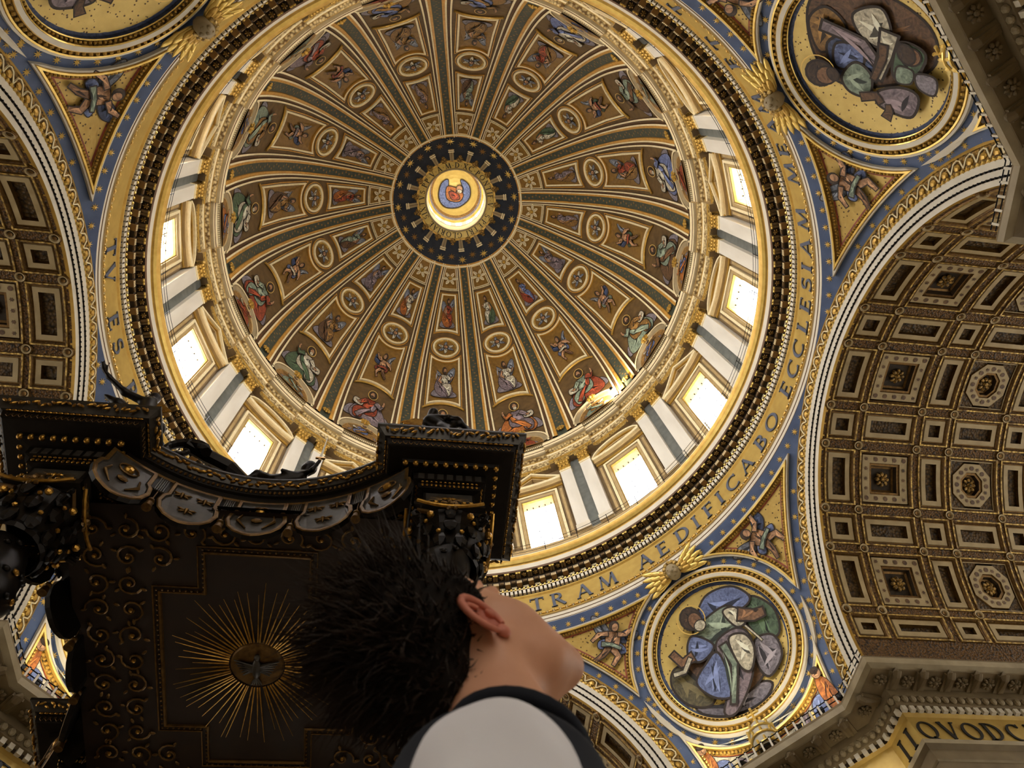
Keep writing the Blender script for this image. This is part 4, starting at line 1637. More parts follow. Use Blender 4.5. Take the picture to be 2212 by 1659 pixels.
MED['b'] = [('f_brown', spline([(-.2, .5), (.3, .65), (.85, .35), (.95, -.1), (.6, -.6), (.1, -.9), (-.3, -.75), (-.4, -.2)])), ('f_ochre', spline([(.3, .55), (.7, .45), (.75, .15), (.4, .1)])), ('f_blue_dark', spline([(-.05, .5), (.35, .4), (.3, .0), (-.1, -.1), (-.3, .15)])),
            ('f_blue', spline([(.05, .45), (.3, .3), (.15, .05), (-.05, .15)])), ('f_teal', spline([(-.1, .45), (.0, .2), (-.2, .1), (-.42, .25), (-.3, .45)])), ('f_white', spline([(.25, -.1), (.55, -.15), (.5, -.5), (.2, -.45), (.05, -.3)])), ('f_mauve', limb([(.6, .3), (.2, -.05), (-.2, -.1)], .06, .04)),
            ('f_white', limb([(.2, -.45), (-.02, -.25), (-.25, .0)], .1, .05)), ('f_brown', limb([(.1, -.3), (-.05, -.2), (-.25, .05)], .05, .03)), ('f_green', spline([(-.1, -.35), (.05, -.55), (-.15, -.75), (-.35, -.5), (-.3, -.25)])), ('f_teal', spline([(-.35, -.25), (-.2, -.35), (-.3, -.5), (-.42, -.4)])),
            ('f_skin_dark', ell(-.13, -.58, .1, .12)), ('f_hair', ell(-.08, -.54, .12, .1)), ('f_cloud', spline([(-.5, -.5), (-.35, -.55), (-.45, -.75), (-.62, -.65)])), ('f_mauve', spline([(-.42, .05), (-.55, .12), (-.72, -.05), (-.8, -.25), (-.6, -.42), (-.45, -.25)])), ('f_brown', limb([(-.4, .3), (-.45, .1), (-.55, .08)], .05, .04)),
            ('f_brown', limb([(-.75, .1), (-.68, .02), (-.6, .0)], .06, .03)), ('star_gold', ringpoly(.1, .68, .24, .015)), ('f_hair', ell(.08, .67, .16, .17)), ('f_skin_dark', ell(.02, .6, .11, .13)), ('f_hair', ell(.0, .5, .09, .07))]
MED['c'] = [(m_, [(-x, y) for x, y in P]) for m_, P in MED['b']]
MED['d'] = [(m_, [(-x, y) for x, y in P]) for m_, P in MED['a']]


def wing_mesh(sx):
    """gilded wing of a cherub relief: three rows of broad feathers spreading to one side"""
    mb = MB()
    f0 = tmap(45, 33.3)
    for row, (n, L0, w_) in enumerate(((5, 2.0, .2), (4, 1.4, .19), (3, .85, .2))):
        for k in range(n):
            a = D2R(-14 + 46 * k / (n - 1) + row * 5)
            dx, dy = math.cos(a) * sx, math.sin(a)
            x0, y0 = sx * .36, -.22 + .1 * k
            p0, p1 = f0(x0, y0, .3 + .14 * row), f0(x0 + dx * L0, y0 + dy * L0 * .9, .22 + .14 * row)
            d = p1 - p0
            L = np.linalg.norm(d)
            d /= L
            N = sdir(45, 33.3)
            s_ = np.cross(N, d)
            s_ /= np.linalg.norm(s_)
            mb.ball((p0 + p1) / 2, (L * .54, w_, .1), 'bright_gilt' if row < 2 else 'gilt', 8, 6, d, s_, np.cross(d, s_))
            mb.tube([p0, (p0 + p1) / 2 - N * .1, p1], .03, 'gilt', 4)
    mb.smooth = True
    return mb.mesh('wing')


wing_me = [wing_mesh(-1), wing_mesh(1)]
mb = MB()
mb.smooth = True
X, U, N = tang(45, 33.3)
head_relief(mb, SP(45, 33.2, .35), X, U, -N, 1.2, 'stucco')
chub_me = mb.mesh('cherub_sculpture')

# three-crowned tiara with cross, on the cornice below the medallion
mb = MB()
mb.smooth = True
TZ0 = SZ + 1.05
tc = np.array((math.cos(D2R(45.5)), math.sin(D2R(45.5)), 0)) * 24.4
mb.lathe([(.55, 0), (.62, .15), (.7, .45), (.72, .8), (.66, 1.2), (.52, 1.55), (.3, 1.8), (.0, 1.9)], 'white_marble', n=18, c=(tc[0], tc[1], TZ0))
tia_me = mb.mesh('tiara')
mb = MB()
for z, r in ((.1, .66), (.62, .76), (1.12, .72)):
    mb.tube([(tc[0] + r * math.cos(t), tc[1] + r * math.sin(t), TZ0 + z) for t in np.linspace(0, 2 * math.pi, 18, endpoint=False)], .07, 'bright_gilt', 6, closed=True)
    for t in np.linspace(0, 2 * math.pi, 9, endpoint=False):
        mb.ball((tc[0] + r * math.cos(t), tc[1] + r * math.sin(t), TZ0 + z + .18), (.09, .09, .17), 'bright_gilt', 6, 4)
crown_me = mb.mesh('crown_band')
mb = MB()
mb.ball((tc[0], tc[1], TZ0 + 1.98), .13, 'bright_gilt')
Xc = np.array((math.sin(D2R(45.5)), -math.cos(D2R(45.5)), 0))
mb.box((tc[0], tc[1], TZ0 + 2.45), (.05, .05, .42), 'bright_gilt')
mb.box((tc[0], tc[1], TZ0 + 2.55), (.3, .05, .05), 'bright_gilt', Xc, np.cross((0, 0, 1), Xc))
for p in ((0, 2.9), (.32, 2.55), (-.32, 2.55)):
    mb.ball(np.array((tc[0], tc[1], TZ0 + p[1])) + Xc * p[0], .09, 'bright_gilt', 6, 4)
cross_me = mb.mesh('cross')

PEND = [('wall_lower_right', 0, 'a', 'bearded figure in teal robe and blue cloak'), ('wall_upper_right', -90, 'b', 'dark-haired figure in blue and brown with ox'),
        ('wall_upper_left', 180, 'c', 'dark-robed figure, mostly cut off by the frame'), ('wall_lower_left', 90, 'd', 'half-hidden robed figure')]
WHERE = ['lower right', 'upper right', 'upper left', 'lower left behind the canopy']
for i, (nm, rz, key, desc) in enumerate(PEND):
    R3 = Matrix.Rotation(D2R(rz), 4, 'Z')
    seen = lambda p: inframe(R3 @ Vector(p))
    po = put(nm, pend_me, kind='structure', rz=rz, label='blue starry pendentive at the ' + WHERE[i])
    for (fm, gm), fig in ((spR, ang_me[0]), (spL, ang_me[1]), (low, low_fig)):
        fo = put('spandrel_frame', fm, po)
        put('mosaic_ground', gm, fo)
        put('mosaic_figure', fig, fo)
    for a, e in stars:
        p = SP(a, e, .03)
        if not seen(p):
            continue
        X, U, N = tang(a, e)
        put('star', star_s, po, mw=basis(p, X, N, U, .24))
    mo = put('mosaic_medallion', mdisc_me, rz=rz, label='round mosaic of a %s, %s' % (desc.replace(', mostly cut off by the frame', ''), WHERE[i]), cat='mosaic', group='round mosaics below the dome')
    mb = MB()
    layers(mb, MED[key], lambda u, v, h: MP(u * 9.1, v * 9.1, h), .07, .005, maxlen=.2)
    put('mosaic_figure', mb, mo)
    put('round_frame', mfr_me, mo)
    if i == 3:
        continue
    ch = put('cherub_sculpture', chub_me, rz=rz, label='winged cherub head in relief above the round mosaic at the ' + WHERE[i], cat='sculpture', group='winged cherub heads')
    put('wing', wing_me[0], ch)
    put('wing', wing_me[1], ch)
    if i < 2:
        t_ = put('tiara', tia_me, rz=rz, label='white and gold three-crowned tiara with cross on the ledge at the ' + WHERE[i], cat='sculpture', group='tiaras on the ledges')
        put('crown_band', crown_me, t_)
        put('cross', cross_me, t_)

# ------------------------------------------------------------------ ARCHES AND BARREL VAULTS of the four arms
mb = MB()
TH = np.linspace(-3, 183, 94)


def AP(rho, th, x):
    return np.array((x, rho * math.cos(D2R(th)), SZ + rho * math.sin(D2R(th))))


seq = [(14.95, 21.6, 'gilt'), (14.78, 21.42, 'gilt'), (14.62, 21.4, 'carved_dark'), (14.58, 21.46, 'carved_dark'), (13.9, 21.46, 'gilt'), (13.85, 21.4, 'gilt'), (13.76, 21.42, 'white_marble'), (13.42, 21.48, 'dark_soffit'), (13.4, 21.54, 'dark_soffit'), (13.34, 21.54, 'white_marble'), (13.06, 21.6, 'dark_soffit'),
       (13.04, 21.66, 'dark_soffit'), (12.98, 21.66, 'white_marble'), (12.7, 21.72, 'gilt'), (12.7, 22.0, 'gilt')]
for (r0, x0, mm), (r1, x1, _) in zip(seq[:-1], seq[1:]):
    mb.grid([[AP(r0, t, x0) for t in TH], [AP(r1, t, x1) for t in TH]], mm)
arch_me = mb.mesh('arch')
mb = MB()
for rho, x, n, r, mm in ((13.38, 21.5, 150, .07, 'iron'), (13.02, 21.6, 150, .07, 'iron'), (13.82, 21.38, 130, .1, 'bright_gilt')):
    for k in range(n):
        mb.ball(AP(rho, 180 * (k + .5) / n, x), r, mm, 5, 3)
abead_me = mb.mesh('bead_row')
mb = MB()
nz = 52
for k in range(nz):
    t0, t1, t2 = (180 * (k + q) / nz for q in (0, .5, 1))
    mb.tube([AP(13.98, t0, 21.42), AP(14.4, (t0 + t1) / 2, 21.38), AP(14.5, t1, 21.38), AP(14.4, (t1 + t2) / 2, 21.38), AP(13.98, t2, 21.42)], .045, 'line_white', 4)
    mb.ball(AP(14.15, t1, 21.42), (.12, .2, .22), 'gilt', 6, 4)
aleaf_me = mb.mesh('leaf_band')

COLS = [(22.28, 23.9, 'n'), (24.56, 27.72, 'w'), (28.45, 29.97, 'n'), (30.53, 33.5, 'o'), (34.08, 35.6, 'n'), (36.3, 39.2, 'w')]
ROWS = [(18.2, 23.8, 's'), (27.2, 41.0, 't'), (44.5, 51.5, 's'), (55.4, 69.3, 't'), (73.3, 80.3, 's'), (84.1, 98.3, 't'), (102.3, 109.3, 's'), (113.5, 127.5, 't'), (131.3, 138.3, 's'), (142.3, 156.0, 't'), (159.5, 166.0, 's')]
VRAD = 12.7


def VP(x, th, d=0.0):
    """vault surface, d metres above (behind) the rib face"""
    return np.array((x, (VRAD + d) * math.cos(D2R(th)), SZ + (VRAD + d) * math.sin(D2R(th))))


def vgrid(mb, x0, x1, t0, t1, d, mm):
    n = max(1, int((t1 - t0) / 3.5))
    mb.grid([[VP(x, t0 + (t1 - t0) * j / n, d) for j in range(n + 1)] for x in (x0, x1)], mm)


mb = MB()
xb = [21.9] + [q for c_ in COLS for q in c_[:2]] + [46.0]
tb = [-2.0, 6.0, 15.0] + [q for r_ in ROWS for q in r_[:2]] + [182.0]
cellx = {c_[0] for c_ in COLS}
cellt = {r_[0] for r_ in ROWS}
for i in range(len(xb) - 1):
    for j in range(len(tb) - 1):
        if xb[i] in cellx and tb[j] in cellt:
            continue
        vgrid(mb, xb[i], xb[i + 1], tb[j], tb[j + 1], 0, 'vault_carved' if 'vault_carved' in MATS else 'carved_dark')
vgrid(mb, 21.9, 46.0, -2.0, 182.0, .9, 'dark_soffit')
ribs_me = mb.mesh('vault')


def rect_loop(x0, x1, t0, t1, d, n=6):
    L = [(x0, t0 + (t1 - t0) * j / n) for j in range(n)] + [(x0 + (x1 - x0) * j / 3, t1) for j in range(3)]
    L += [(x1, t1 + (t0 - t1) * j / n) for j in range(n)] + [(x1 + (x0 - x1) * j / 3, t0) for j in range(3)]
    return [VP(x, t, d) for x, t in L]


def oct_loop(x0, x1, t0, t1, d, c=.29):
    P = [(x0 + (x1 - x0) * a, t0 + (t1 - t0) * b) for a, b in ((0, c), (0, .5), (0, 1 - c), (c, 1), (.5, 1), (1 - c, 1), (1, 1 - c), (1, .5), (1, c), (1 - c, 0), (.5, 0), (c, 0))]
    return [VP(x, t, d) for x, t in P]


M2D = 180 / math.pi / VRAD
CACHE = {}


def cell_meshes(x0, x1, t0, t1, kind):
    key = (x0, t0)
    if key in CACHE:
        return CACHE[key]
    ins = lambda d: (x0 + d, x1 - d, t0 + d * M2D, t1 - d * M2D)
    fr, gr, ro = MB(), MB(), None
    fr.loops([rect_loop(*ins(d), h) for d, h in ((-.2, .0), (-.17, -.07), (-.08, -.07), (-.03, 0))], ['dull_gilt', 'carved_gilt', 'dull_gilt'])
    if kind in ('ws_deep', 'oct'):
        lp = rect_loop if kind == 'ws_deep' else oct_loop
        fr.loops([rect_loop(*ins(0), 0), rect_loop(*ins(.04), .1)], 'dull_gilt')
        if kind == 'oct':
            fr.loops([rect_loop(*ins(.04), .1), rect_loop(*ins(.1), .1)], 'vault_frame')
            a, q = ins(.1), ins(.18)
            for cx, ct in ((0, 2), (1, 2), (1, 3), (0, 3)):
                ox, ot = 1 - cx, 5 - ct
                gr.add([VP(a[cx], a[ct], .15), VP(q[cx] + (q[ox] - q[cx]) * .29, a[ct], .15), VP(q[cx] + (q[ox] - q[cx]) * .29, q[ct], .15), VP(q[cx], q[ct] + (q[ot] - q[ct]) * .29, .15), VP(a[cx], q[ct] + (q[ot] - q[ct]) * .29, .15)], [(0, 1, 2, 3, 4)], 'coffer_fill')
            fr.loops([rect_loop(*ins(.1), .1), rect_loop(*ins(.1), .3)], 'dull_gilt')
        b0, b1 = (.1, .58) if kind == 'ws_deep' else (.22, .75)
        seq = [(b0 - .04, .14), (b0, .08), (b1, .08), (b1 + .03, .16), (b1 + .16, .16), (b1 + .2, .45), (b1 + .32, .5)]
        fr.loops([lp(*ins(d), h) for d, h in seq], ['dull_gilt', 'vault_frame', 'dull_gilt', 'dull_gilt', 'dark_soffit', 'dull_gilt'])
        L = lp(*ins(b1 + .32), .52)
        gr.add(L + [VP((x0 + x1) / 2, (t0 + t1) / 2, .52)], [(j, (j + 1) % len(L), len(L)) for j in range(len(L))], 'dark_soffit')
        # dots and stars of the pale border
        bm = (b0 + b1) / 2
        if kind == 'ws_deep':
            pts = []
            a = ins(bm)
            for k in range(4):
                q = k / 4
                pts += [(a[0] + (a[1] - a[0]) * q, a[2]), (a[1], a[2] + (a[3] - a[2]) * q), (a[1] + (a[0] - a[1]) * q, a[3]), (a[0], a[3] + (a[2] - a[3]) * q)]
        else:
            cx, ct, rx, rt = (x0 + x1) / 2, (t0 + t1) / 2, (x1 - x0) / 2 - bm, (t1 - t0) / 2 - bm * M2D
            pts = [(cx + rx * 1.0 * math.cos(q), ct + rt * 1.0 * math.sin(q)) for q in np.linspace(0, 2 * math.pi, 16, endpoint=False)]
        for k, (x, t) in enumerate(pts):
            c_ = VP(x, t, .05)
            X = np.array((1., 0, 0))
            Y = np.array((0, -math.sin(D2R(t)), math.cos(D2R(t))))
            n = 12
            V = [c_ + (X * math.cos(2 * math.pi * j / n) + Y * math.sin(2 * math.pi * j / n)) * (.14 if k % 2 == 0 or j % 2 == 0 else .07) for j in range(n)]
            fr.add(V, [tuple(range(n))], 'f_brown')
        ro = MB()
        tm = (t0 + t1) / 2
        N = np.array((0, -math.cos(D2R(tm)), -math.sin(D2R(tm))))
        rosette(ro, VP((x0 + x1) / 2, tm, .45), np.array((1., 0, 0)), np.array((0, -math.sin(D2R(tm)), math.cos(D2R(tm)))), N, .5, 'carved_dark', 8)
        ro = ro.mesh('rosette')
    else:
        seq = [(0, 0), (.05, .1), (.1, .1), (.12, .04), (.4, .04), (.42, .3)]
        fr.loops([rect_loop(*ins(d), h) for d, h in seq], ['dull_gilt', 'dull_gilt', 'vault_frame', 'vault_frame', 'dull_gilt'])
        L = rect_loop(*ins(.42), .3)
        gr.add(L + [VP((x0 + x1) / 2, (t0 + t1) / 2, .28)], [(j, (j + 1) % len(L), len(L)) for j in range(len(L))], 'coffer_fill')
    CACHE[key] = (fr.mesh('coffer_frame'), gr.mesh('coffer_ground'), ro)
    return CACHE[key]


mb = MB()
knob = MB()
knob.lathe([(.0, .06), (.12, .08), (.15, .02), (.2, .1), (.27, .12), (.32, .04), (.32, -.1)], ['dull_gilt', 'dark_soffit', 'vault_frame', 'vault_frame', 'dull_gilt', 'dull_gilt'], n=14)
knob_me = knob.mesh('boss')
ARMS = [('ceiling_right_arm', 0, 'right'), ('ceiling_lower_arm', 90, 'lower'), ('ceiling_left_arm', 180, 'left'), ('ceiling_upper_arm', -90, 'upper')]
for nm, rz, wd in ARMS:
    R3 = Matrix.Rotation(D2R(rz), 4, 'Z')
    seen = lambda p: inframe(R3 @ Vector(p), .09)
    vo = put(nm, ribs_me, kind='structure', rz=rz, label='dark coffered barrel vault of the %s arm' % wd)
    ao = put('trim_%d' % (2 + len([1 for q in bpy.data.objects if q.name.startswith('trim_')])), arch_me, kind='structure', rz=rz, label='white and gold banded arch in front of the %s vault' % wd)
    put('bead_row', abead_me, ao, kind='stuff')
    put('leaf_band', aleaf_me, ao, kind='stuff')
    for x0, x1, ck in COLS:
        for t0, t1, rk in ROWS:
            pts = [VP(x, t) for x in (x0, x1) for t in (t0, (t0 + t1) / 2, t1)]
            if not any(seen(p) for p in pts):
                # keep the vault closed where the photograph does not look
                q = MB()
                vgrid(q, x0, x1, t0, t1, .05, 'dark_soffit')
                put('coffer_ground', q, vo)
                continue
            kind = 'flat' if ck == 'n' or rk == 's' else ('oct' if ck == 'o' else 'ws_deep')
            fm, gm, rm = cell_meshes(x0, x1, t0, t1, kind)
            fo = put('coffer_frame', fm, vo)
            put('coffer_ground', gm, fo)
            if rm:
                put('rosette', rm, fo)
    for x in (22.08, 24.23, 28.08, 30.25, 33.8, 35.9):
        for (a0, a1, _), (b0, b1, _) in zip(ROWS[:-1], ROWS[1:]):
            t = (a1 + b0) / 2
            if seen(VP(x, t)):
                N = Vector((0, -math.cos(D2R(t)), -math.sin(D2R(t))))
                put('boss', knob_me, vo, mw=basis(VP(x, t), (1, 0, 0), N.cross(Vector((1, 0, 0))), N))

# ------------------------------------------------------------------ PIERS: cornice, frieze, walls
PATH = [(46.0, 10.15), (19.59, 10.15), (19.27, 13.07), (13.07, 19.27), (10.15, 19.59), (10.15, 46.0)]


def offset_path(d):
    P = np.array(PATH)
    out = []
    nr = []
    for a, b in zip(P[:-1], P[1:]):
        e = (b - a) / np.linalg.norm(b - a)
        nn = np.array((e[1], -e[0]))
        if nn @ ((a + b) / 2) < 0:
            nn = -nn
        nr.append(nn)
    for i in range(len(P)):
        if i == 0:
            out.append(P[0] + nr[0] * d)
        elif i == len(P) - 1:
            out.append(P[-1] + nr[-1] * d)
        else:
            s_ = nr[i - 1] + nr[i]
            s_ /= np.linalg.norm(s_)
            out.append(P[i] + s_ * d / (s_ @ nr[i]))
    return out


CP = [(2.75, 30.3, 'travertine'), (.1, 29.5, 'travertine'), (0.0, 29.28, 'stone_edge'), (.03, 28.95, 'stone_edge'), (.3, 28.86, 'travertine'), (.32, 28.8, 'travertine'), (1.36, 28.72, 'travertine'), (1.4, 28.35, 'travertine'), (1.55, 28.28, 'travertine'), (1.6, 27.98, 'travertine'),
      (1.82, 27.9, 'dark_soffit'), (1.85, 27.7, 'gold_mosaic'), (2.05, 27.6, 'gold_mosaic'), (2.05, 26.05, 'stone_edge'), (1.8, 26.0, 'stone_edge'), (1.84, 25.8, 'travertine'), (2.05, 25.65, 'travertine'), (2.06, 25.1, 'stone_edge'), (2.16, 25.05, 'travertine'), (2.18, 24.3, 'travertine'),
      (2.5, 24.2, 'travertine'), (2.5, FLOOR, 'travertine')]
mb = MB()
LP = [[(p[0], p[1], z) for p in offset_path(d)] for d, z, _ in CP]
for i in range(len(CP) - 1):
    mb.grid(LP[i:i + 2], CP[i][2])
pier_me = mb.mesh('pier')
mb = MB()
bal = []


def along(d, z, step, segs=(0, 1, 2, 3, 4), x0=0.0):
    """points along the offset path: (point, direction, outward normal)"""
    P = [np.array(p) for p in offset_path(d)]
    res = []
    for s_ in segs:
        a, b = P[s_], P[s_ + 1]
        L = np.linalg.norm(b - a)
        e = (b - a) / L
        n = max(1, int(L / step))
        for k in range(n):
            p = a + e * (k + .5) * L / n
            nn = np.array((e[1], -e[0]))
            if nn @ p < 0:
                nn = -nn
            res.append((np.array((p[0], p[1], z)), np.array((e[0], e[1], 0)), np.array((nn[0], nn[1], 0))))
    return res


eg = MB()
eg.ball((0, 0, 0), (.17, .14, .19), 'stone_edge', 7, 5)
egg_me = eg.mesh('egg')
mo_ = MB()
mo_.box((0, 0, .12), (.28, .5, .12), 'travertine')
mo_.tube([(0, -.5, .1), (0, -.56, .0), (0, -.4, -.06), (0, 0, -.02), (0, .5, .08)], [.2, .22, .2, .16, .12], 'travertine', 8)
mod_me = mo_.mesh('modillion')
ro_ = MB()
rosette(ro_, np.array((0, 0, .1)), np.array((1., 0, 0)), np.array((0, 1., 0)), np.array((0, 0, -1.)), .36, 'travertine', 8)
mb2 = MB()
ros_me = ro_.mesh('rosette')
dt = MB()
dt.box((0, 0, 0), (.12, .1, .14), 'white_marble')
dt_me = dt.mesh('dentil')
PIERS = [('wall_pier_lower_right', 0), ('wall_pier_upper_right', -90), ('wall_pier_upper_left', 180), ('wall_pier_lower_left', 90)]
for i, (nm, rz) in enumerate(PIERS):
    R3 = Matrix.Rotation(D2R(rz), 4, 'Z')
    seen = lambda p: inframe(R3 @ Vector(p), .03)
    pr_o = put(nm, pier_me, kind='structure', rz=rz, label='stone pier with deep cornice at the ' + WHERE[i])
    for p, e, nn in along(1.5, 28.2, .42):
        if seen(p):
            put('egg', egg_me, pr_o, mw=basis(p, e, nn, (0, 0, 1)))
    for p, e, nn in along(.85, 28.62, 1.35):
        if seen(p):
            put('modillion', mod_me, pr_o, mw=basis(p, e, nn, (0, 0, 1)))
            q = p + e * .675
            put('rosette', ros_me, pr_o, mw=basis(q, e, nn, (0, 0, 1)))
    for p, e, nn in along(1.75, 27.8, .42):
        if seen(p):
            put('dentil', dt_me, pr_o, mw=basis(p, e, nn, (0, 0, 1)))


def lettering(parent, s, start, step, seg, key='pier', hgt=1.05, mm='letter_dark'):
    P = [np.array(p) for p in offset_path(2.03)]
    a, b = P[seg], P[seg + 1]
    e = (b - a) / np.linalg.norm(b - a)
    nn = np.array((e[1], -e[0], 0))
    if nn[:2] @ a < 0:
        nn = -nn
    X = np.array((nn[1], -nn[0], 0))           # reader's right
    org = a if X[:2] @ e > 0 else b
    for k, ch in enumerate(s):
        if ch == ' ':
            continue
        me, _ = glyph_mesh(ch, hgt, mm, key)
        p = org + X[:2] * (start + step * k)
        put('letter', me, parent, mw=basis((p[0], p[1], 26.75), X, nn, (0, 0, 1)))


pier0 = bpy.data.objects['wall_pier_lower_right']
lettering(pier0, "QVODCVM", .62, 1.13, 0)
lettering(pier0, "II", .55, .75, 1)
lettering(pier0, "NVLLO", 4.2, 1.05, 2)
lettering(bpy.data.objects['wall_pier_lower_left'], "CAELIS", .6, 1.1, 2)

# low iron railing with pale posts on the cornices
for i, (nm, rz) in enumerate(PIERS):
    R3 = Matrix.Rotation(D2R(rz), 4, 'Z')
    mb = MB()
    for z in (29.95, 30.25):
        P = offset_path(.35)
        mb.tube([(p[0], p[1], z) for p in P[1:5]], .03, 'iron', 5)
    ro = put('ledge_railing', mb, rz=rz, label='low dark railing with pale posts on the pier ledge, ' + WHERE[i], cat='railing', group='railings on the pier ledges')
    pm = MB()
    pm.box((0, 0, .3), (.05, .05, .32), 'white_marble')
    pm.ball((0, 0, .66), .07, 'iron', 6, 4)
    pm = pm.mesh('post')
    for p, e, nn in along(.35, 29.6, .5, (1, 2, 3)):
        if inframe(R3 @ Vector(p), .03):
            put('post', pm, ro, mw=basis(p, e, nn, (0, 0, 1)))


# floodlights standing on the cornices
def floodlight(p, aim, power, label, size=.28, group='floodlights on the pier ledges', spread=110):
    p = np.array(p, float)
    d = np.array(aim, float) - p
    d /= np.linalg.norm(d)
    X = np.cross(d, (0, 0, 1))
    X /= np.linalg.norm(X)
    Y = np.cross(d, X)
    mb = MB()
    mb.box(p, (size * .8, size * .7, size * .55), 'lamp_black', X, Y, d, taper=1.25)
    ob = put('floodlight', mb, label=label, cat='floodlight', group=group)
    mb = MB()
    c = p + d * size * .57
    mb.add([c + X * a * size * .8 + Y * b * size * .7 for a, b in ((-1, -1), (1, -1), (1, 1), (-1, 1))], [(0, 1, 2, 3)], 'lamp_glow')
    put('lens', mb, ob)
    mb = MB()
    mb.tube([p - X * size, p - X * size - np.array((0, 0, size * 1.3)), p + X * size - np.array((0, 0, size * 1.3)), p + X * size], .03, 'iron', 5)
    mb.tube([p - np.array((0, 0, size * 1.3)), p - np.array((0, 0, size * 2.4))], .04, 'iron', 5)
    put('yoke', mb, ob)
    if power:
        l = bpy.data.lights.new('flood_lamp', 'SPOT')
        l.energy = power
        l.spot_size = D2R(spread)
        l.spot_blend = .6
        l.color = (1, .88, .66)
        l.shadow_soft_size = .15
        lo = bpy.data.objects.new('flood_lamp', l)
        COL.objects.link(lo)
        lo.parent = ob
        lo.location = p + d * (size * .6)
        lo.rotation_euler = Vector(d).to_track_quat('-Z', 'Y').to_euler()
    return ob


for i, rz in enumerate((0, -90, 180, 90)):
    R3 = np.array(Matrix.Rotation(D2R(rz), 3, 'Z'))
    for k, (a, off) in enumerate(((34.5, 0), (37.5, 0), (41.0, 0), (49.5, 0), (53.0, 0), (55.5, 0))):
        p = R3 @ (SP(a, 0, 1.6) * np.array((1, 1, 0)) + np.array((0, 0, 30.75)))
        if not inframe(p, .04) and k not in (1, 4):
            continue
        aim = R3 @ SP(45 + (a - 45) * .4, 24)
        pos = ['first', 'second', 'third', 'fourth', 'fifth', 'sixth'][k]
        floodlight(p, aim, FLOOD_POWER if k in (1, 4) and i in (0, 3) else 0, '%s floodlight from the right on the pier ledge, %s' % (pos, WHERE[i]), .2)

# uplights on the cornices of the arms, and one beside the dome's springing
for rz, wd, lst in ((0, 'right', ((24.5, 1), (30.5, 1), (24.5, -1), (30.5, -1))),):
    R3 = np.array(Matrix.Rotation(D2R(rz), 3, 'Z'))
    for x, sy in lst:
        p = R3 @ np.array((x, sy * 11.2, 30.4))
        nxt = 'nearer the crossing' if x < 27 else 'farther from the crossing'
        floodlight(p, R3 @ np.array((x + 1.5, -sy * 3.0, 42.5)), UPLIGHT_POWER, 'uplight on the %s arm cornice, %s side, %s' % (wd, 'lower' if sy > 0 else 'upper', nxt), .22, group='uplights on the arm cornices', spread=150)
floodlight(cyl(38.0, 21.5, 75.0), cyl(37.6, 22.7, 76.8), 9000, 'bright floodlight on the drum cornice, glaring on the dome foot', .16, group=None, spread=150)

floodlight((18.9, 13.6, 24.3), (20.5, 14.9, 26.8), 260, 'added unseen floodlight below the lower right pier cornice, washing its gold frieze', .2, group=None, spread=90)  # lamp out of view, put in to brighten the gold frieze

# pavement
mb = MB()
mb.grid([[(x, y, FLOOR) for x in (-46, 0, 46)] for y in (-46, 0, 46)], 'floor_marble')
put('floor', mb, kind='structure', label='pale marble pavement under the dome')


# ------------------------------------------------------------------ BRONZE CANOPY over the altar
BC = np.array((-6.8, 2.8, 0.0))
bald = empty('bronze_canopy', (BC[0], BC[1], FLOOR), label='huge dark bronze and gilt altar canopy on twisted columns behind the visitor', cat='canopy')
TOB = Matrix.Translation((0, 0, -FLOOR))          # parts are modelled in absolute height
CQ = 4.98


def sq(h, z, c=(CQ, -CQ)):
    return [(c[0] - h, c[1] - h, z), (c[0] + h, c[1] - h, z), (c[0] + h, c[1] + h, z), (c[0] - h, c[1] + h, z)]


mb = MB()
seq = [(.05, 20.2, 'bronze'), (2.0, 20.1, 'bronze'), (2.09, 20.05, 'bronze'), (2.09, 19.96, 'bronze_panel'), (2.03, 19.92, 'bronze_panel'), (1.86, 19.72, 'bronze'), (1.8, 19.7, 'bronze'), (1.78, 19.62, 'bronze'), (1.74, 19.46, 'bronze'), (1.7, 19.44, 'bronze'),
       (1.34, 19.42, 'bronze'), (1.3, 19.3, 'bronze'), (1.0, 19.28, 'bronze'), (.98, 18.98, 'bronze'), (.86, 18.96, 'bronze'), (.84, 18.74, 'bronze'), (.7, 18.72, 'bronze'), (.68, 18.02, 'bronze'), (.72, 17.98, 'bronze'), (.92, 17.86, 'bronze'), (.92, 17.66, 'bronze'), (.78, 17.6, 'bronze'), (.78, 17.45, 'bronze'), (.05, 17.4, 'bronze')]
mb.loops([sq(h, z) for h, z, _ in seq], [q[2] for q in seq[:-1]])
blk_me = mb.mesh('corner_block')
rng = random.Random(3)
lf = MB()
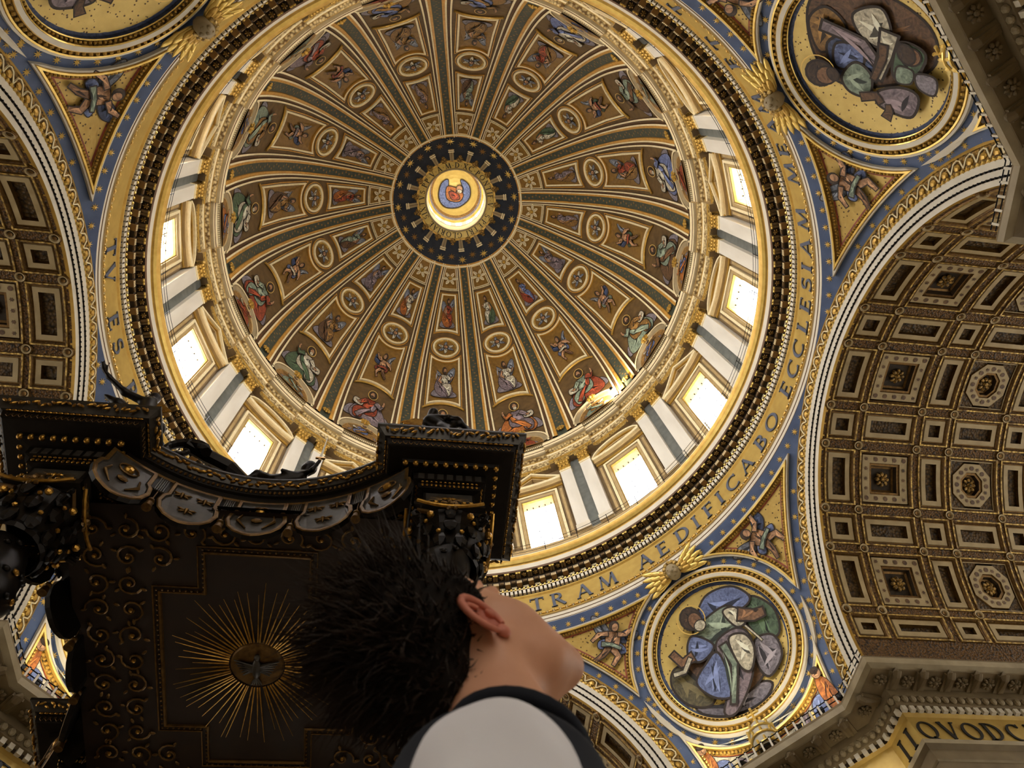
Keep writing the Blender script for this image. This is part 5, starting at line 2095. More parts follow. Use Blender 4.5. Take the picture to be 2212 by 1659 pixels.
for side in range(4):
    a = side * 90
    c_, s_ = math.cos(D2R(a)), math.sin(D2R(a))
    w3 = lambda t, o, z: np.array((CQ + t * c_ - o * s_, -CQ + t * s_ + o * c_, z))
    for k in range(30):
        t = -1.85 + 3.7 * (k + .5) / 30 + rng.uniform(-.04, .04)
        z = rng.uniform(19.76, 19.88)
        o = -1.95 - (z - 19.72) * .55
        d = w3(t + rng.uniform(-.5, .5), o, z) - w3(t, o, z)
        d = d + np.array((0, 0, rng.choice((-1, 1)) * .3))
        d /= np.linalg.norm(d)
        n = np.cross(d, (s_, -c_, .5))
        n /= np.linalg.norm(n)
        lf.ball(w3(t, o - .04, z), (.11, .045, .04), 'bronze_gilt', 6, 4, d, n, np.cross(d, n))
    for k in range(24):
        t = -1.72 + 3.44 * (k + .5) / 24
        lf.ball(w3(t, -1.83, 19.7), (.075, .03, .03), 'bronze_gilt', 6, 4, (c_, s_, 0), (-s_, c_, 0))
    for k in range(22):
        t = -1.66 + 3.32 * (k + .5) / 22
        lf.tube([w3(t - .055, -1.77, 19.63), w3(t - .055, -1.77, 19.53), w3(t, -1.75, 19.48), w3(t + .055, -1.77, 19.53), w3(t + .055, -1.77, 19.63)], .013, 'dull_gilt', 4)
    for k in range(13):
        t = -.8 + 1.6 * (k + .5) / 13
        lf.ball(w3(t, -.87, 18.85), (.045, .03, .06), 'bronze_gilt', 6, 4, (c_, s_, 0), (-s_, c_, 0))
        lf.ball(w3(t, -.9, 18.97), (.05, .03, .025), 'bronze_gilt', 6, 4, (c_, s_, 0), (-s_, c_, 0))
    for k in range(9):
        t = -.82 + 1.64 * (k + .5) / 9
        lf.ball(w3(t, -.95, 17.77), (.08, .05, .06) if k in (2, 3, 6, 7) else (.05, .03, .05), 'bronze_gilt', 6, 4, (c_, s_, 0), (-s_, c_, 0))
leaf_me = lf.mesh('gilt_leaves')
bd = MB()
bd.smooth = True
bd.ball((0, 0, 0), (.09, .09, .11), 'bronze_gilt', 10, 6)
bead_me = bd.mesh('bead')
dn = MB()
dn.box((0, 0, 0), (.085, .07, .15), 'bronze_panel')
dent_me = dn.mesh('dentil')
pn = MB()
for side in range(4):
    a = side * 90
    c_, s_ = math.cos(D2R(a)), math.sin(D2R(a))
    w3 = lambda t, o, z: np.array((CQ + t * c_ - o * s_, -CQ + t * s_ + o * c_, z))
    pn.add([w3(-.62, -.7, 18.08), w3(.62, -.7, 18.08), w3(.62, -.71, 18.68), w3(-.62, -.71, 18.68)], [(0, 1, 2, 3)], 'bronze_panel')
    for k in range(-6, 7):
        if k == 0:
            continue
        an = D2R(k * 13)
        pn.tube([w3(math.sin(an) * .14, -.72, 18.35 + .05 * math.cos(an)), w3(math.sin(an) * .55, -.72, 18.35 + .2 * math.cos(an) * (1 if k % 2 else -1))], [.012, .004], 'dull_gilt', 4)
    pn.ball(w3(0, -.73, 18.35), (.06, .05, .1), 'bronze_gilt', 7, 5)
    for q in (-1, 1):
        pn.ball(w3(q * .11, -.73, 18.38), (.1, .03, .05), 'bronze_gilt', 6, 4, (c_, s_, 0), (-s_, c_, 0))
panel_me = pn.mesh('die_panel')
# capital and twisted column
cp = MB()
for z, n, r, sz in ((16.25, 10, .82, .26), (16.75, 10, .92, .28), (17.15, 8, 1.02, .24)):
    for k in range(n):
        t = 2 * math.pi * (k + (.5 if z == 16.75 else 0)) / n
        d = np.array((math.cos(t), math.sin(t), 0))
        cp.ball(np.array((CQ, -CQ, z)) + d * r, (.1, sz * .7, .28), 'bronze', 6, 4, d, np.cross((0, 0, 1), d))
        cp.ball(np.array((CQ, -CQ, z + .24)) + d * (r + .1), (.06, .07, .06), 'bronze_gilt', 6, 4, d, np.cross((0, 0, 1), d))
cp.lathe([(.72, 15.95), (.78, 16.05), (.74, 16.2), (.85, 17.0), (1.0, 17.4)], 'bronze', n=20, c=(CQ, -CQ, 0))
for k in range(4):
    t = math.pi / 4 + k * math.pi / 2
    c0 = np.array((CQ + 1.18 * math.cos(t), -CQ + 1.18 * math.sin(t), 17.2))
    d = np.array((math.cos(t), math.sin(t), 0))
    cp.tube([c0 + d * (.02 * q) * math.cos(q * .9) * .9 + np.array((0, 0, .02 * q * math.sin(q * .9))) for q in range(14)][::-1], .06, 'bronze', 6)
    cp.tube([c0 + np.array((0, 0, .28)), c0 * .5 + np.array((CQ + math.cos(t + .79) * .9, -CQ + math.sin(t + .79) * .9, 17.45)) * .5 - np.array((0, 0, 0.0))], .07, 'dull_gilt', 6)
for k in range(4):
    t = k * math.pi / 2
    d = np.array((math.cos(t), math.sin(t), 0))
    cc = np.array((CQ, -CQ, 17.3)) + d * 1.05
    e = np.cross((0, 0, 1), d)
    cp.tube([cc + e * q + np.array((0, 0, .22 * (abs(q) / .85) ** 2)) + d * .06 for q in np.linspace(-.85, .85, 9)], .05, 'bronze_gilt', 6)
    rosette(cp, cc + np.array((0, 0, .1)), e, np.array((0, 0, 1.)), d, .26, 'dull_gilt', 7)
    for q in (-.5, 0, .5):
        cp.ball(cc + e * q + np.array((0, 0, -.28)) - d * .05, .1, 'bronze_gilt', 7, 5)
cap_b = cp.mesh('capital')
co = MB()
co.smooth = True
rows = []
for z in np.linspace(FLOOR + 2.6, 15.98, 70):
    ph = z * 1.45
    rr = .66 + .03 * math.sin(z * 7)
    rows.append([(CQ + .2 * math.cos(ph) + rr * math.cos(2 * math.pi * j / 20), -CQ + .2 * math.sin(ph) + rr * math.sin(2 * math.pi * j / 20), z) for j in range(20)])
co.grid(rows, 'bronze', close_v=True)
for z in np.arange(4.5, 15.9, .16):
    for q in range(3):
        ph = z * 1.45
        t = z * 2.3 + q * 2.1
        d = np.array((math.cos(t), math.sin(t), 0))
        co.ball(np.array((CQ + .2 * math.cos(ph), -CQ + .2 * math.sin(ph), z)) + d * .68, (.06, .1, .07), 'bronze_gilt' if int(z * 10 + q) % 4 == 0 else 'bronze', 5, 4, d, np.cross((0, 0, 1), d))
col_me = co.mesh('twisted_column')
pd = MB()
pd.loops([sq(h, z) for h, z in ((.05, FLOOR + 2.65), (.95, FLOOR + 2.6), (1.05, FLOOR + 2.3), (.9, FLOOR + 2.2), (.9, FLOOR + .5), (1.15, FLOOR + .4), (1.15, FLOOR))], 'white_marble')
ped_b = pd.mesh('pedestal')
CORN = ['front right', 'back right', 'back left', 'front left']
for k in range(4):
    mw = TOB @ Matrix.Rotation(D2R(90 * k), 4, 'Z')
    bo = put('corner_block', blk_me, bald, mw=mw)
    put('gilt_leaves', leaf_me, bo, kind='stuff')
    put('die_panel', panel_me, bo)
    if k in (0, 3):
        for side in range(4):
            a = side * 90
            c_, s_ = math.cos(D2R(a)), math.sin(D2R(a))
            for j in range(9):
                t = -1.24 + 2.48 * j / 9
                put('bead', bead_me, bo, loc=(CQ + t * c_ + 1.26 * s_, -CQ + t * s_ - 1.26 * c_, 19.34))
            for j in range(7):
                t = -.78 + 1.56 * j / 6
                put('dentil', dent_me, bo, mw=basis((CQ + t * c_ + .93 * s_, -CQ + t * s_ - .93 * c_, 19.13), (c_, s_, 0), (-s_, c_, 0), (0, 0, 1)))
    put('twisted_column', col_me, bald, mw=mw)
    put('capital', cap_b, bald, mw=mw)
    put('pedestal', ped_b, bald, mw=mw)

# concave entablature with hanging lambrequins
ER = 5.6
EC = -5.13 - ER                     # centre of the arc, local y (outside the canopy)


def EP(s_, off, z):
    """s_ metres along the arc, off metres outwards (towards the arc's centre)"""
    a = s_ / ER
    r = ER - off
    return np.array((r * math.sin(a), EC + r * math.cos(a), z))


mb = MB()
prof = [(-1.1, 20.1, 'bronze'), (-.1, 20.05, 'bronze'), (.0, 20.0, 'bronze'), (0, 19.93, 'bronze_panel'), (-.05, 19.9, 'bronze_panel'), (-.2, 19.72, 'bronze'), (-.24, 19.7, 'bronze'), (-.28, 19.5, 'bronze'), (-.36, 19.48, 'bronze'), (-.38, 19.3, 'dull_gilt'), (-.42, 19.26, 'bronze'), (-.45, 18.7, 'bronze'), (-.9, 18.55, 'bronze'), (-1.1, 18.5, 'bronze')]
SS = np.linspace(-3.6, 3.6, 29)
for (o0, z0, mm), (o1, z1, _) in zip(prof[:-1], prof[1:]):
    mb.grid([[EP(s_, o0, z0) for s_ in SS], [EP(s_, o1, z1) for s_ in SS]], mm)
ent_me = mb.mesh('concave_entablature')
lf = MB()
for k in range(64):
    s_ = -3.2 + 6.4 * (k + .5) / 64 + rng.uniform(-.03, .03)
    z = rng.uniform(19.75, 19.87)
    p = EP(s_, -.05 - (19.9 - z) * .7 + .03, z)
    d = EP(s_ + .1, 0, z + rng.uniform(-.06, .06)) - EP(s_, 0, z)
    d /= np.linalg.norm(d)
    n = np.cross(d, (0, -1, .5))
    n /= np.linalg.norm(n)
    lf.ball(p, (.09, .04, .04), 'bronze_gilt', 6, 4, d, n, np.cross(d, n))
for k in range(52):
    s_ = -3.2 + 6.4 * (k + .5) / 52
    lf.ball(EP(s_, -.25, 19.62), (.05, .04, .07), 'dull_gilt', 6, 4)
eleaf_me = lf.mesh('gilt_leaves')
mb = MB()
mb.tube([EP(s_, -1.05, 18.62) for s_ in np.linspace(-3.4, 3.4, 25)], .05, 'bronze_gilt', 6)
mb.tube([EP(s_, -1.3, 18.6) for s_ in np.linspace(-3.4, 3.4, 25)], .03, 'dull_gilt', 5)
for k in range(60):
    mb.ball(EP(-3.3 + 6.6 * k / 59, -1.3, 18.58), .04, 'dull_gilt', 5, 3)
inner_me = mb.mesh('inner_moulding')


def lambrequin(var):
    """hanging plate with a scalloped foot: local s along the arc, z height"""
    shp = [(-.62, 19.24), (-.62, 18.62), (-.7, 18.5), (-.74, 18.2), (-.64, 17.88), (-.45, 17.68), (-.2, 17.56), (0, 17.52), (.2, 17.56), (.45, 17.68), (.64, 17.88), (.74, 18.2), (.7, 18.5), (.62, 18.62), (.62, 19.24), (.3, 19.24), (0, 19.24), (-.3, 19.24)]
    P = np.array(shp)
    a = MB()
    prf = [(0, .0), (0, .1), (.03, .12), (.1, .12), (.13, .07)]
    f = lambda u, v, h: EP(u, -.46 + h, v)
    a.loops([[f(p[0], p[1], h) for p in inset(P, d)] for d, h in prf], ['bronze', 'dull_gilt', 'dull_gilt', 'bronze_panel'])
    Q = inset(P, .13)
    a.add([f(p[0], p[1], .07) for p in Q], [tuple(range(len(Q)))], 'bronze_panel')
    a.loops([[f(p[0], p[1], -.04) for p in P], [f(p[0], p[1], 0) for p in P]], 'bronze')
    a.add([f(p[0], p[1], -.04) for p in P], [tuple(range(len(P)))[::-1]], 'bronze')
    e = MB()
    if var == 'bees':
        for u, v in ((-.28, 18.75), (.28, 18.75), (0, 18.12)):
            e.tube([f(u, v + .13, .1), f(u, v, .14), f(u, v - .14, .1)], [.03, .06, .015], 'dull_gilt', 6)
            for q in (-1, 1):
                e.ball(f(u + q * .12, v + .03, .11), (.13, .04, .035), 'dull_gilt', 6, 4, EP(u + .1, 0, v) - EP(u, 0, v) if 0 else (1, 0, q * .25))
                e.ball(f(u + q * .1, v - .05, .11), (.09, .03, .03), 'dull_gilt', 6, 4, (1, 0, -q * .3))
    else:
        c = f(0, 18.72, .12)
        e.tube([c + np.array((.26 * math.cos(t), 0, .2 * math.sin(t))) for t in np.linspace(0, 2 * math.pi, 14, endpoint=False)], .03, 'dull_gilt', 5, closed=True)
        e.ball(c, (.14, .08, .16), 'bronze_gilt', 8, 5)
        for q in (-1, 1):
            e.tube([f(q * .38, 18.5, .1), f(q * .44, 18.2, .12), f(q * .2, 17.9, .1)], [.03, .05, .02], 'dull_gilt', 5)
        e.ball(f(0, 18.25, .12), (.16, .05, .1), 'dull_gilt', 7, 4)
    return a.mesh('lambrequin'), e.mesh('emblem')


LAM = {v: lambrequin(v) for v in ('bees', 'sun')}
fl = MB()
for q in (-.1, -.05, 0, .05, .1):
    fl.tube([EP(q, -.42, 19.24), EP(q, -.42, 18.62)], .028, 'bronze_panel', 5)
flute_me = fl.mesh('fluted_strip')
ts = MB()
ts.tube([EP(0, -.44, 18.62), EP(0, -.44, 18.2)], .02, 'dull_gilt', 5)
ts.smooth = True
ts.lathe([(.02, .12), (.09, .05), (.1, -.02), (.05, -.05), (.09, -.1), (.13, -.32), (.0, -.33)], 'dull_gilt', n=10, c=tuple(EP(0, -.44, 18.1)))
tas_me = ts.mesh('tassel')


def arcmat(s_):
    """rigid move along the concave arc"""
    a = s_ / ER
    return Matrix.Translation((0, EC, 0)) @ Matrix.Rotation(-a, 4, 'Z') @ Matrix.Translation((0, -EC, 0))


for k in range(4):
    mw = TOB @ Matrix.Rotation(D2R(90 * k), 4, 'Z')
    eo = put('concave_entablature', ent_me, bald, mw=mw)
    put('gilt_leaves', eleaf_me, eo, kind='stuff')
    put('inner_moulding', inner_me, eo)
    for j, s_ in enumerate((-3.3, -1.65, 0, 1.65, 3.3)):
        a, e = LAM['sun' if j % 2 == 0 else 'bees']
        lo = put('lambrequin', a, bald, mw=mw @ arcmat(s_))
        put('emblem', e, lo)
    for s_ in (-2.475, -.825, .825, 2.475):
        fo = put('fluted_strip', flute_me, bald, mw=mw @ arcmat(s_))
        put('tassel', tas_me, fo)

# ceiling of the canopy with a sunburst and a dove
mb = MB()
mb.add([(-4.9, -4.9, 18.5), (4.9, -4.9, 18.5), (4.9, 4.9, 18.5), (-4.9, 4.9, 18.5)], [(3, 2, 1, 0)], 'canopy_field')
mb.add([(-4.9, -4.9, 18.7), (4.9, -4.9, 18.7), (4.9, 4.9, 18.7), (-4.9, 4.9, 18.7)], [(0, 1, 2, 3)], 'bronze')
ceil = put('canopy_ceiling', mb, bald, mw=TOB)
mb = MB()
X_ = [(-1.4, -3.6), (1.4, -3.6), (1.4, -2.3), (2.6, -2.3), (2.6, 2.3), (1.4, 2.3), (1.4, 3.6), (-1.4, 3.6), (-1.4, 2.3), (-2.6, 2.3), (-2.6, -2.3), (-1.4, -2.3)]
for ofs, r, mm in ((0, .06, 'dull_gilt'), (-.18, .035, 'dull_gilt')):
    L = inset(np.array(X_), ofs)
    mb.tube([(p[0], p[1], 18.48) for p in dens(L, 3)], r, mm, 5, closed=True)
for p in dens(np.array(X_), .16):
    mb.ball((p[0] * 1.03, p[1] * 1.03, 18.45), .035, 'dull_gilt', 5, 3)
put('ceiling_moulding', mb, ceil)
mb = MB()
spots = [(x, y) for x in np.arange(-4.2, 4.3, .84) for y in np.arange(-4.2, 4.3, .84) if abs(x) > 2.85 or abs(y) > 3.85 or (abs(x) > 1.7 and abs(y) > 2.6)]
for i, (x, y) in enumerate(spots):
    s_ = 1 if i % 2 else -1
    mb.tube([(x + .36 * (1 - q) * math.cos(q * 9 * s_ + i), y + .36 * (1 - q) * math.sin(q * 9 * s_ + i), 18.45) for q in np.linspace(0, .85, 16)], .035, 'dull_gilt', 5)
    mb.ball((x, y, 18.43), .07, 'bronze_gilt', 6, 4)
    for q in range(3):
        t = i + q * 2.1
        mb.ball((x + .4 * math.cos(t), y + .4 * math.sin(t), 18.45), (.1, .05, .04), 'dull_gilt', 6, 4, (math.cos(t), math.sin(t), 0), (-math.sin(t), math.cos(t), 0))
put('ceiling_scrolls', mb, ceil, kind='stuff')
mb = MB()
mb.lathe([(0, 18.4), (.7, 18.41), (.76, 18.47)], 'dull_gilt', n=32)
sun = put('sun_disc', mb, ceil)
ra = MB()
for k in range(64):
    t = 2 * math.pi * k / 64 + rng.uniform(-.03, .03)
    L = rng.uniform(1.7, 2.3) + .55 * abs(math.sin(t))
    ra.tube([(.78 * math.cos(t), .78 * math.sin(t), 18.44), (L * math.cos(t), L * math.sin(t), 18.42)], [.03, .008], 'bronze_gilt', 4)
put('rays', ra, sun)
dv = MB()
dv.smooth = True
dv.ball((0, .05, 18.34), (.13, .36, .1), 'bronze_panel', 10, 6)
dv.ball((.02, -.34, 18.33), (.09, .11, .09), 'bronze_panel', 8, 5)
for q in (-1, 1):
    for j in range(6):
        dv.tube([(q * .1, -.05 + .03 * j, 18.33), (q * (.62 - .05 * j), -.2 + .1 * j, 18.36)], [.05, .02], 'bronze_panel', 5)
for j in range(-2, 3):
    dv.tube([(0, .35, 18.34), (j * .07, .62, 18.36)], [.04, .03], 'bronze_panel', 5)
put('dove', dv, sun)
# scroll ribs rising to the orb
sc = MB()
pts = []
for t in np.linspace(0, 1, 22):
    r = 4.6 * (1 - t) ** 0.8 + .5
    z = 20.1 + 6.2 * t ** 1.25
    pts.append((r, -r, z))
sc.tube(pts, [.42 - .2 * t for t in np.linspace(0, 1, 22)], 'bronze', 8)
sc.tube([(p[0] + .16, p[1] - .16, p[2] + .34) for p in pts], .07, 'dull_gilt', 6)
scr_me = sc.mesh('scroll_rib')
vo_ = MB()
c0 = np.array((2.55, -5.6, 20.45))
vo_.tube([c0 + np.array((-(.9 - .045 * q) * math.cos(q * .42) * .75, 0, (.62 - .032 * q) * math.sin(q * .42))) for q in range(18)], [.16 - .006 * q for q in range(18)], 'bronze', 6)
vo_.tube([c0 + np.array((.0, .02, .5)), c0 + np.array((-.6, .35, .45)), c0 + np.array((-1.3, .55, .2)), c0 + np.array((-1.8, .65, -.25))], [.2, .22, .2, .12], 'bronze', 7)
vol_me = vo_.mesh('volute')
for k in range(4):
    mw = TOB @ Matrix.Rotation(D2R(90 * k), 4, 'Z')
    put('scroll_rib', scr_me, bald, mw=mw)
    vo = put('volute', vol_me, bald, mw=mw @ Matrix.Scale(-1, 4, (1, 0, 0)))
mb = MB()
mb.smooth = True
mb.ball((0, 0, 27.0), .7, 'bronze_gilt', 16, 10)
mb.box((0, 0, 28.4), (.08, .08, .8), 'bronze_gilt')
mb.box((0, 0, 28.6), (.45, .08, .08), 'bronze_gilt')
put('orb_and_cross', mb, bald, mw=TOB)


# bronze figures on the canopy
def statue(name, label, caps, wings, lo, hi, res=.045, extra=None):
    fn = lambda p: union([s_caps(p, *c) for c in caps], .09)
    me = sdf_mesh('body', fn, lo, hi, res, 'bronze')
    o = put(name, me, label=label, cat='statue', group='bronze figures on the canopy')
    for w_ in wings:
        mb = MB()
        root, tip, wd = np.array(w_[0]), np.array(w_[1]), w_[2]
        for j in range(7):
            t = j / 6
            e = root + (tip - root) * (1 - .09 * j) + np.array((0, 0, -wd * t))
            mb.tube([root + np.array((0, 0, -.05 * j)), (root + e) / 2 + np.array((0, 0, .1 - wd * .3 * t)), e], [.07, .1, .03], 'bronze_gilt', 6)
        put('wing', mb, o)
    if extra:
        extra(o)
    return o


statue('bronze_angel', 'reclining bronze angel with gilt wing on the right canopy corner',
       [((-2.42, -4.05, 21.38), (-2.38, -4.1, 21.48), .15, .16), ((-2.45, -4.0, 21.0), (-2.42, -4.05, 21.3), .15, .09), ((-2.45, -4.0, 21.0), (-2.0, -3.95, 20.6), .23, .2), ((-2.0, -3.95, 20.6), (-1.62, -4.05, 21.05), .16, .12), ((-1.62, -4.05, 21.05), (-1.3, -4.0, 20.5), .11, .07),
        ((-1.95, -3.8, 20.55), (-1.15, -3.85, 20.62), .16, .08), ((-2.3, -4.15, 21.05), (-1.95, -4.25, 20.85), .09, .07), ((-1.95, -4.25, 20.85), (-1.65, -4.2, 21.0), .07, .05), ((-2.55, -3.9, 21.0), (-2.75, -3.9, 20.5), .1, .06), ((-1.3, -4.0, 20.5), (-1.08, -4.0, 20.5), .08, .05), ((-1.15, -3.85, 20.62), (-.95, -3.9, 20.7), .08, .05), ((-2.1, -3.95, 20.5), (-2.0, -3.9, 20.2), .25, .25)],
       [((-2.5, -3.85, 21.25), (-3.3, -3.95, 20.95), .55)], (-3.2, -4.7, 20.0), (-.7, -3.3, 22.0))
statue('bronze_angel', 'bronze angel with arm flung up on the left canopy corner',
       [((-10.35, -3.7, 20.4), (-10.45, -3.8, 21.2), .26, .24), ((-10.45, -3.8, 21.2), (-10.42, -3.85, 21.62), .12, .17), ((-10.55, -3.85, 21.25), (-11.15, -4.05, 21.4), .13, .11), ((-11.15, -4.05, 21.4), (-11.65, -4.4, 21.62), .1, .07), ((-11.65, -4.4, 21.62), (-11.85, -4.6, 21.75), .06, .05),
        ((-11.8, -4.58, 21.75), (-11.92, -4.78, 21.8), .03, .02), ((-11.8, -4.56, 21.75), (-11.85, -4.8, 21.84), .03, .02), ((-11.8, -4.5, 21.75), (-11.7, -4.75, 21.85), .03, .02), ((-10.4, -3.6, 20.5), (-11.1, -3.95, 20.75), .2, .16), ((-11.1, -3.95, 20.75), (-11.5, -4.1, 20.95), .15, .05), ((-10.3, -3.6, 21.1), (-10.0, -3.5, 20.7), .1, .07),
        ((-10.3, -3.7, 20.45), (-9.9, -3.5, 20.3), .25, .2)],
       [((-10.35, -3.75, 21.2), (-9.75, -3.75, 20.95), .35)], (-12.2, -5.2, 20.0), (-9.5, -3.0, 22.2))


def sword(o):
    mb = MB()
    mb.box((-5.6, -2.5, 21.93), (.035, .02, .75), 'white_marble', taper=.3)
    mb.box((-5.6, -2.5, 21.18), (.14, .03, .03), 'bronze_gilt')
    mb.ball((-5.6, -2.5, 21.03), .06, 'bronze_gilt')
    put('sword', mb, o)


statue('bronze_putto', 'reclining bronze putto holding a sword at the middle of the canopy edge',
       [((-5.95, -2.15, 21.08), (-5.9, -2.15, 21.2), .2, .22), ((-6.1, -2.05, 20.75), (-5.95, -2.15, 21.05), .14, .12), ((-6.15, -2.0, 20.68), (-6.75, -1.95, 20.53), .24, .24), ((-6.75, -1.95, 20.53), (-7.35, -2.0, 20.83), .18, .14), ((-7.35, -2.0, 20.83), (-7.6, -2.0, 20.48), .14, .08), ((-6.8, -1.85, 20.53), (-7.5, -1.9, 20.53), .17, .09), ((-6.1, -2.1, 20.78), (-5.75, -2.35, 20.68), .1, .07),
        ((-5.75, -2.35, 20.68), (-5.6, -2.5, 20.98), .07, .06), ((-6.3, -2.15, 20.68), (-6.6, -2.3, 20.63), .09, .06), ((-7.6, -2.0, 20.48), (-7.75, -2.05, 20.43), .08, .05)],
       [((-6.0, -1.9, 20.78), (-5.0, -2.1, 20.48), .25)], (-8.0, -2.8, 20.00), (-5.3, -1.4, 21.48), extra=sword)


# ------------------------------------------------------------------ VISITOR looking up
HC = np.array((-2.704, -12.141, 0.787))      # head centre between the ears
TILT = D2R(54)
YAW = D2R(-5)
ROLL = D2R(-20)
fy = np.array((math.cos(YAW), math.sin(YAW), 0))
ly = np.array((-math.sin(YAW), math.cos(YAW), 0))
F = fy * math.cos(TILT) + np.array((0, 0, 1)) * math.sin(TILT)
T = -fy * math.sin(TILT) + np.array((0, 0, 1)) * math.cos(TILT)
LS = ly * math.cos(ROLL) - T * math.sin(ROLL)
T = T * math.cos(ROLL) + ly * math.sin(ROLL)
HB = np.stack([F, LS, T], 1)                  # columns: forward, left, up of the head


def toh(p):
    return (p - HC) @ HB


def hw(x, y, z):
    return HC + HB @ np.array((x, y, z), float)


NB_ = np.array((-2.655, -12.165, .61))         # base of the neck
SHN = np.array((-2.709, -12.303, .43))    # near shoulder
SHF = np.array((-2.70, -12.0, .47))


def head_sdf(p):
    q = toh(p)
    cr = s_ell(q, (-.022, 0, .06), (.1, .077, .09))
    fc = s_ell(q, (.04, 0, -.02), (.053, .056, .085))
    jaw = [s_caps(q, (-.002, s_ * .052, -.03), (.036, s_ * .041, -.08), .022, .018) for s_ in (-1, 1)] + [s_caps(q, (.036, s_ * .041, -.08), (.082, s_ * .01, -.105), .019, .011) for s_ in (-1, 1)]
    jaw += [s_ell(q, (.034, s_ * .038, -.05), (.038, .016, .04)) for s_ in (-1, 1)]
    chin = s_ell(q, (.086, 0, -.101), (.013, .017, .013))
    under = s_ell(q, (.042, 0, -.082), (.056, .042, .03))
    cheek = [s_ell(q, (.054, s_ * .03, -.022), (.026, .024, .034)) for s_ in (-1, 1)]
    d = union([cr, fc] + jaw + [chin, under] + cheek, .028)
    nose = s_caps(q, (.092, 0, .03), (.116, 0, -.012), .009, .013)
    lips = s_ell(q, (.096, 0, -.058), (.012, .022, .012))
    brow = s_ell(q, (.08, 0, .05), (.012, .034, .009))
    d = union([d, nose, lips, brow], .01)
    for s_ in (-1, 1):
        d = np.maximum(d, -(s_ell(q, (.096, s_ * .028, .03), (.014, .012, .01))))
        d = np.minimum(d, s_ell(q, (.08, s_ * .028, .028), (.011, .011, .011)))
    mouth = s_ell(q, (.108, 0, -.058), (.006, .02, .0018))
    d = np.maximum(d, -mouth)
    neck = s_caps(p, hw(-.028, 0, -.05), NB_ + np.array((-.01, 0, -.03)), .056, .062)
    d = smin(d, neck, .03)
    cord = s_caps(p, hw(-.02, -.05, -.03), NB_ + np.array((.035, -.02, -.02)), .012, .012)
    return smin(d, cord, .035)


EL_N, WR_N = SHN + np.array((.0, -.05, -.29)), SHN + np.array((.17, -.02, -.48))
EL_F, WR_F = SHF + np.array((.0, .05, -.29)), SHF + np.array((.17, .02, -.48))
HIP = np.array((HC[0] - .02, HC[1], -.02))


def arm_sdf(p, sh, el, wr, r):
    return np.minimum(s_caps(p, sh, el, .052 + r, .042 + r), s_caps(p, el, wr, .04 + r, .027 + r))


me = sdf_mesh('person', head_sdf, HC - np.array((.17, .13, .22)), HC + np.array((.2, .13, .19)), .0042, 'skin')
person = empty('person', (HC[0], HC[1], FLOOR), label='visitor with spiky dark hair and white-sleeved navy shirt, head tilted back to look up', cat='person')
PW = Matrix.Translation((-HC[0], -HC[1], -FLOOR))
hd = put('head_and_neck', me, person, mw=PW)


def hand(wr, d, nrm, name):
    """palm and five bent fingers"""
    d = np.array(d, float)
    d /= np.linalg.norm(d)
    s_ = np.cross(d, nrm)
    s_ /= np.linalg.norm(s_)
    n_ = np.cross(s_, d)
    L = [((wr), (wr + d * .03), .024, .026)]
    for k, (ln_, of) in enumerate(((.07, -.028), (.078, -.01), (.072, .009), (.058, .026))):
        b = wr + d * .085 + s_ * of
        L.append((wr + d * .02 + s_ * of * .7, b, .014, .011))
        m_ = b + d * ln_ * .5 + n_ * .008
        L.append((b, m_, .0095, .0085))
        L.append((m_, m_ + d * ln_ * .42 + n_ * .022, .0085, .0065))
    t0 = wr + d * .03 - s_ * .028
    t1 = t0 + d * .03 - s_ * .026
    L += [(t0, t1, .013, .011), (t1, t1 + d * .03 - s_ * .006 + n_ * .01, .011, .008)]
    return L


def skin_arm(sh, el, wr, nrm):
    caps = [(el, wr, .041, .027)] + hand(wr, wr - el + np.array((0, 0, -.05)), nrm, '')
    fn = lambda p: union([s_caps(p, *c) for c in caps], .006)
    lo = np.min([c[i] for c in caps for i in (0, 1)], 0) - .06
    hi = np.max([c[i] for c in caps for i in (0, 1)], 0) + .06
    return sdf_mesh('forearm', fn, lo, hi, .006, 'skin')


put('forearm', skin_arm(SHN, EL_N, WR_N, (0, 1, 0)), person, mw=PW)
put('forearm', skin_arm(SHF, EL_F, WR_F, (0, -1, 0)), person, mw=PW)


# shirt: navy body with collar, white raglan sleeves
def shirt_sdf(p):
    t = union([s_ell(p, HC + np.array((.0, 0, -.36)), (.115, .165, .17)), s_ell(p, HC + np.array((.0, 0, -.55)), (.11, .15, .2)), s_caps(p, SHN + np.array((0, .03, .0)), SHF - np.array((0, .03, 0)), .06), s_ell(p, HIP + np.array((0, 0, .03)), (.12, .16, .12)),
               s_caps(p, NB_ + np.array((-.015, 0, -.005)), NB_ + np.array((-.02, 0, -.05)), .066, .1)], .06)
    hole = s_caps(p, NB_ + np.array((.0, 0, .12)), NB_ + np.array((-.005, 0, -.07)), .062, .058)
    t = np.maximum(t, -hole)
    top = (p - (NB_ + np.array((0, 0, .012)))) @ np.array((.25, 0, .97))
    return np.maximum(t, top)


put('shirt_body', sdf_mesh('shirt_body', shirt_sdf, HC - np.array((.2, .3, .92)), HC + np.array((.2, .3, -.1)), .008, 'cotton_navy'), person, mw=PW)


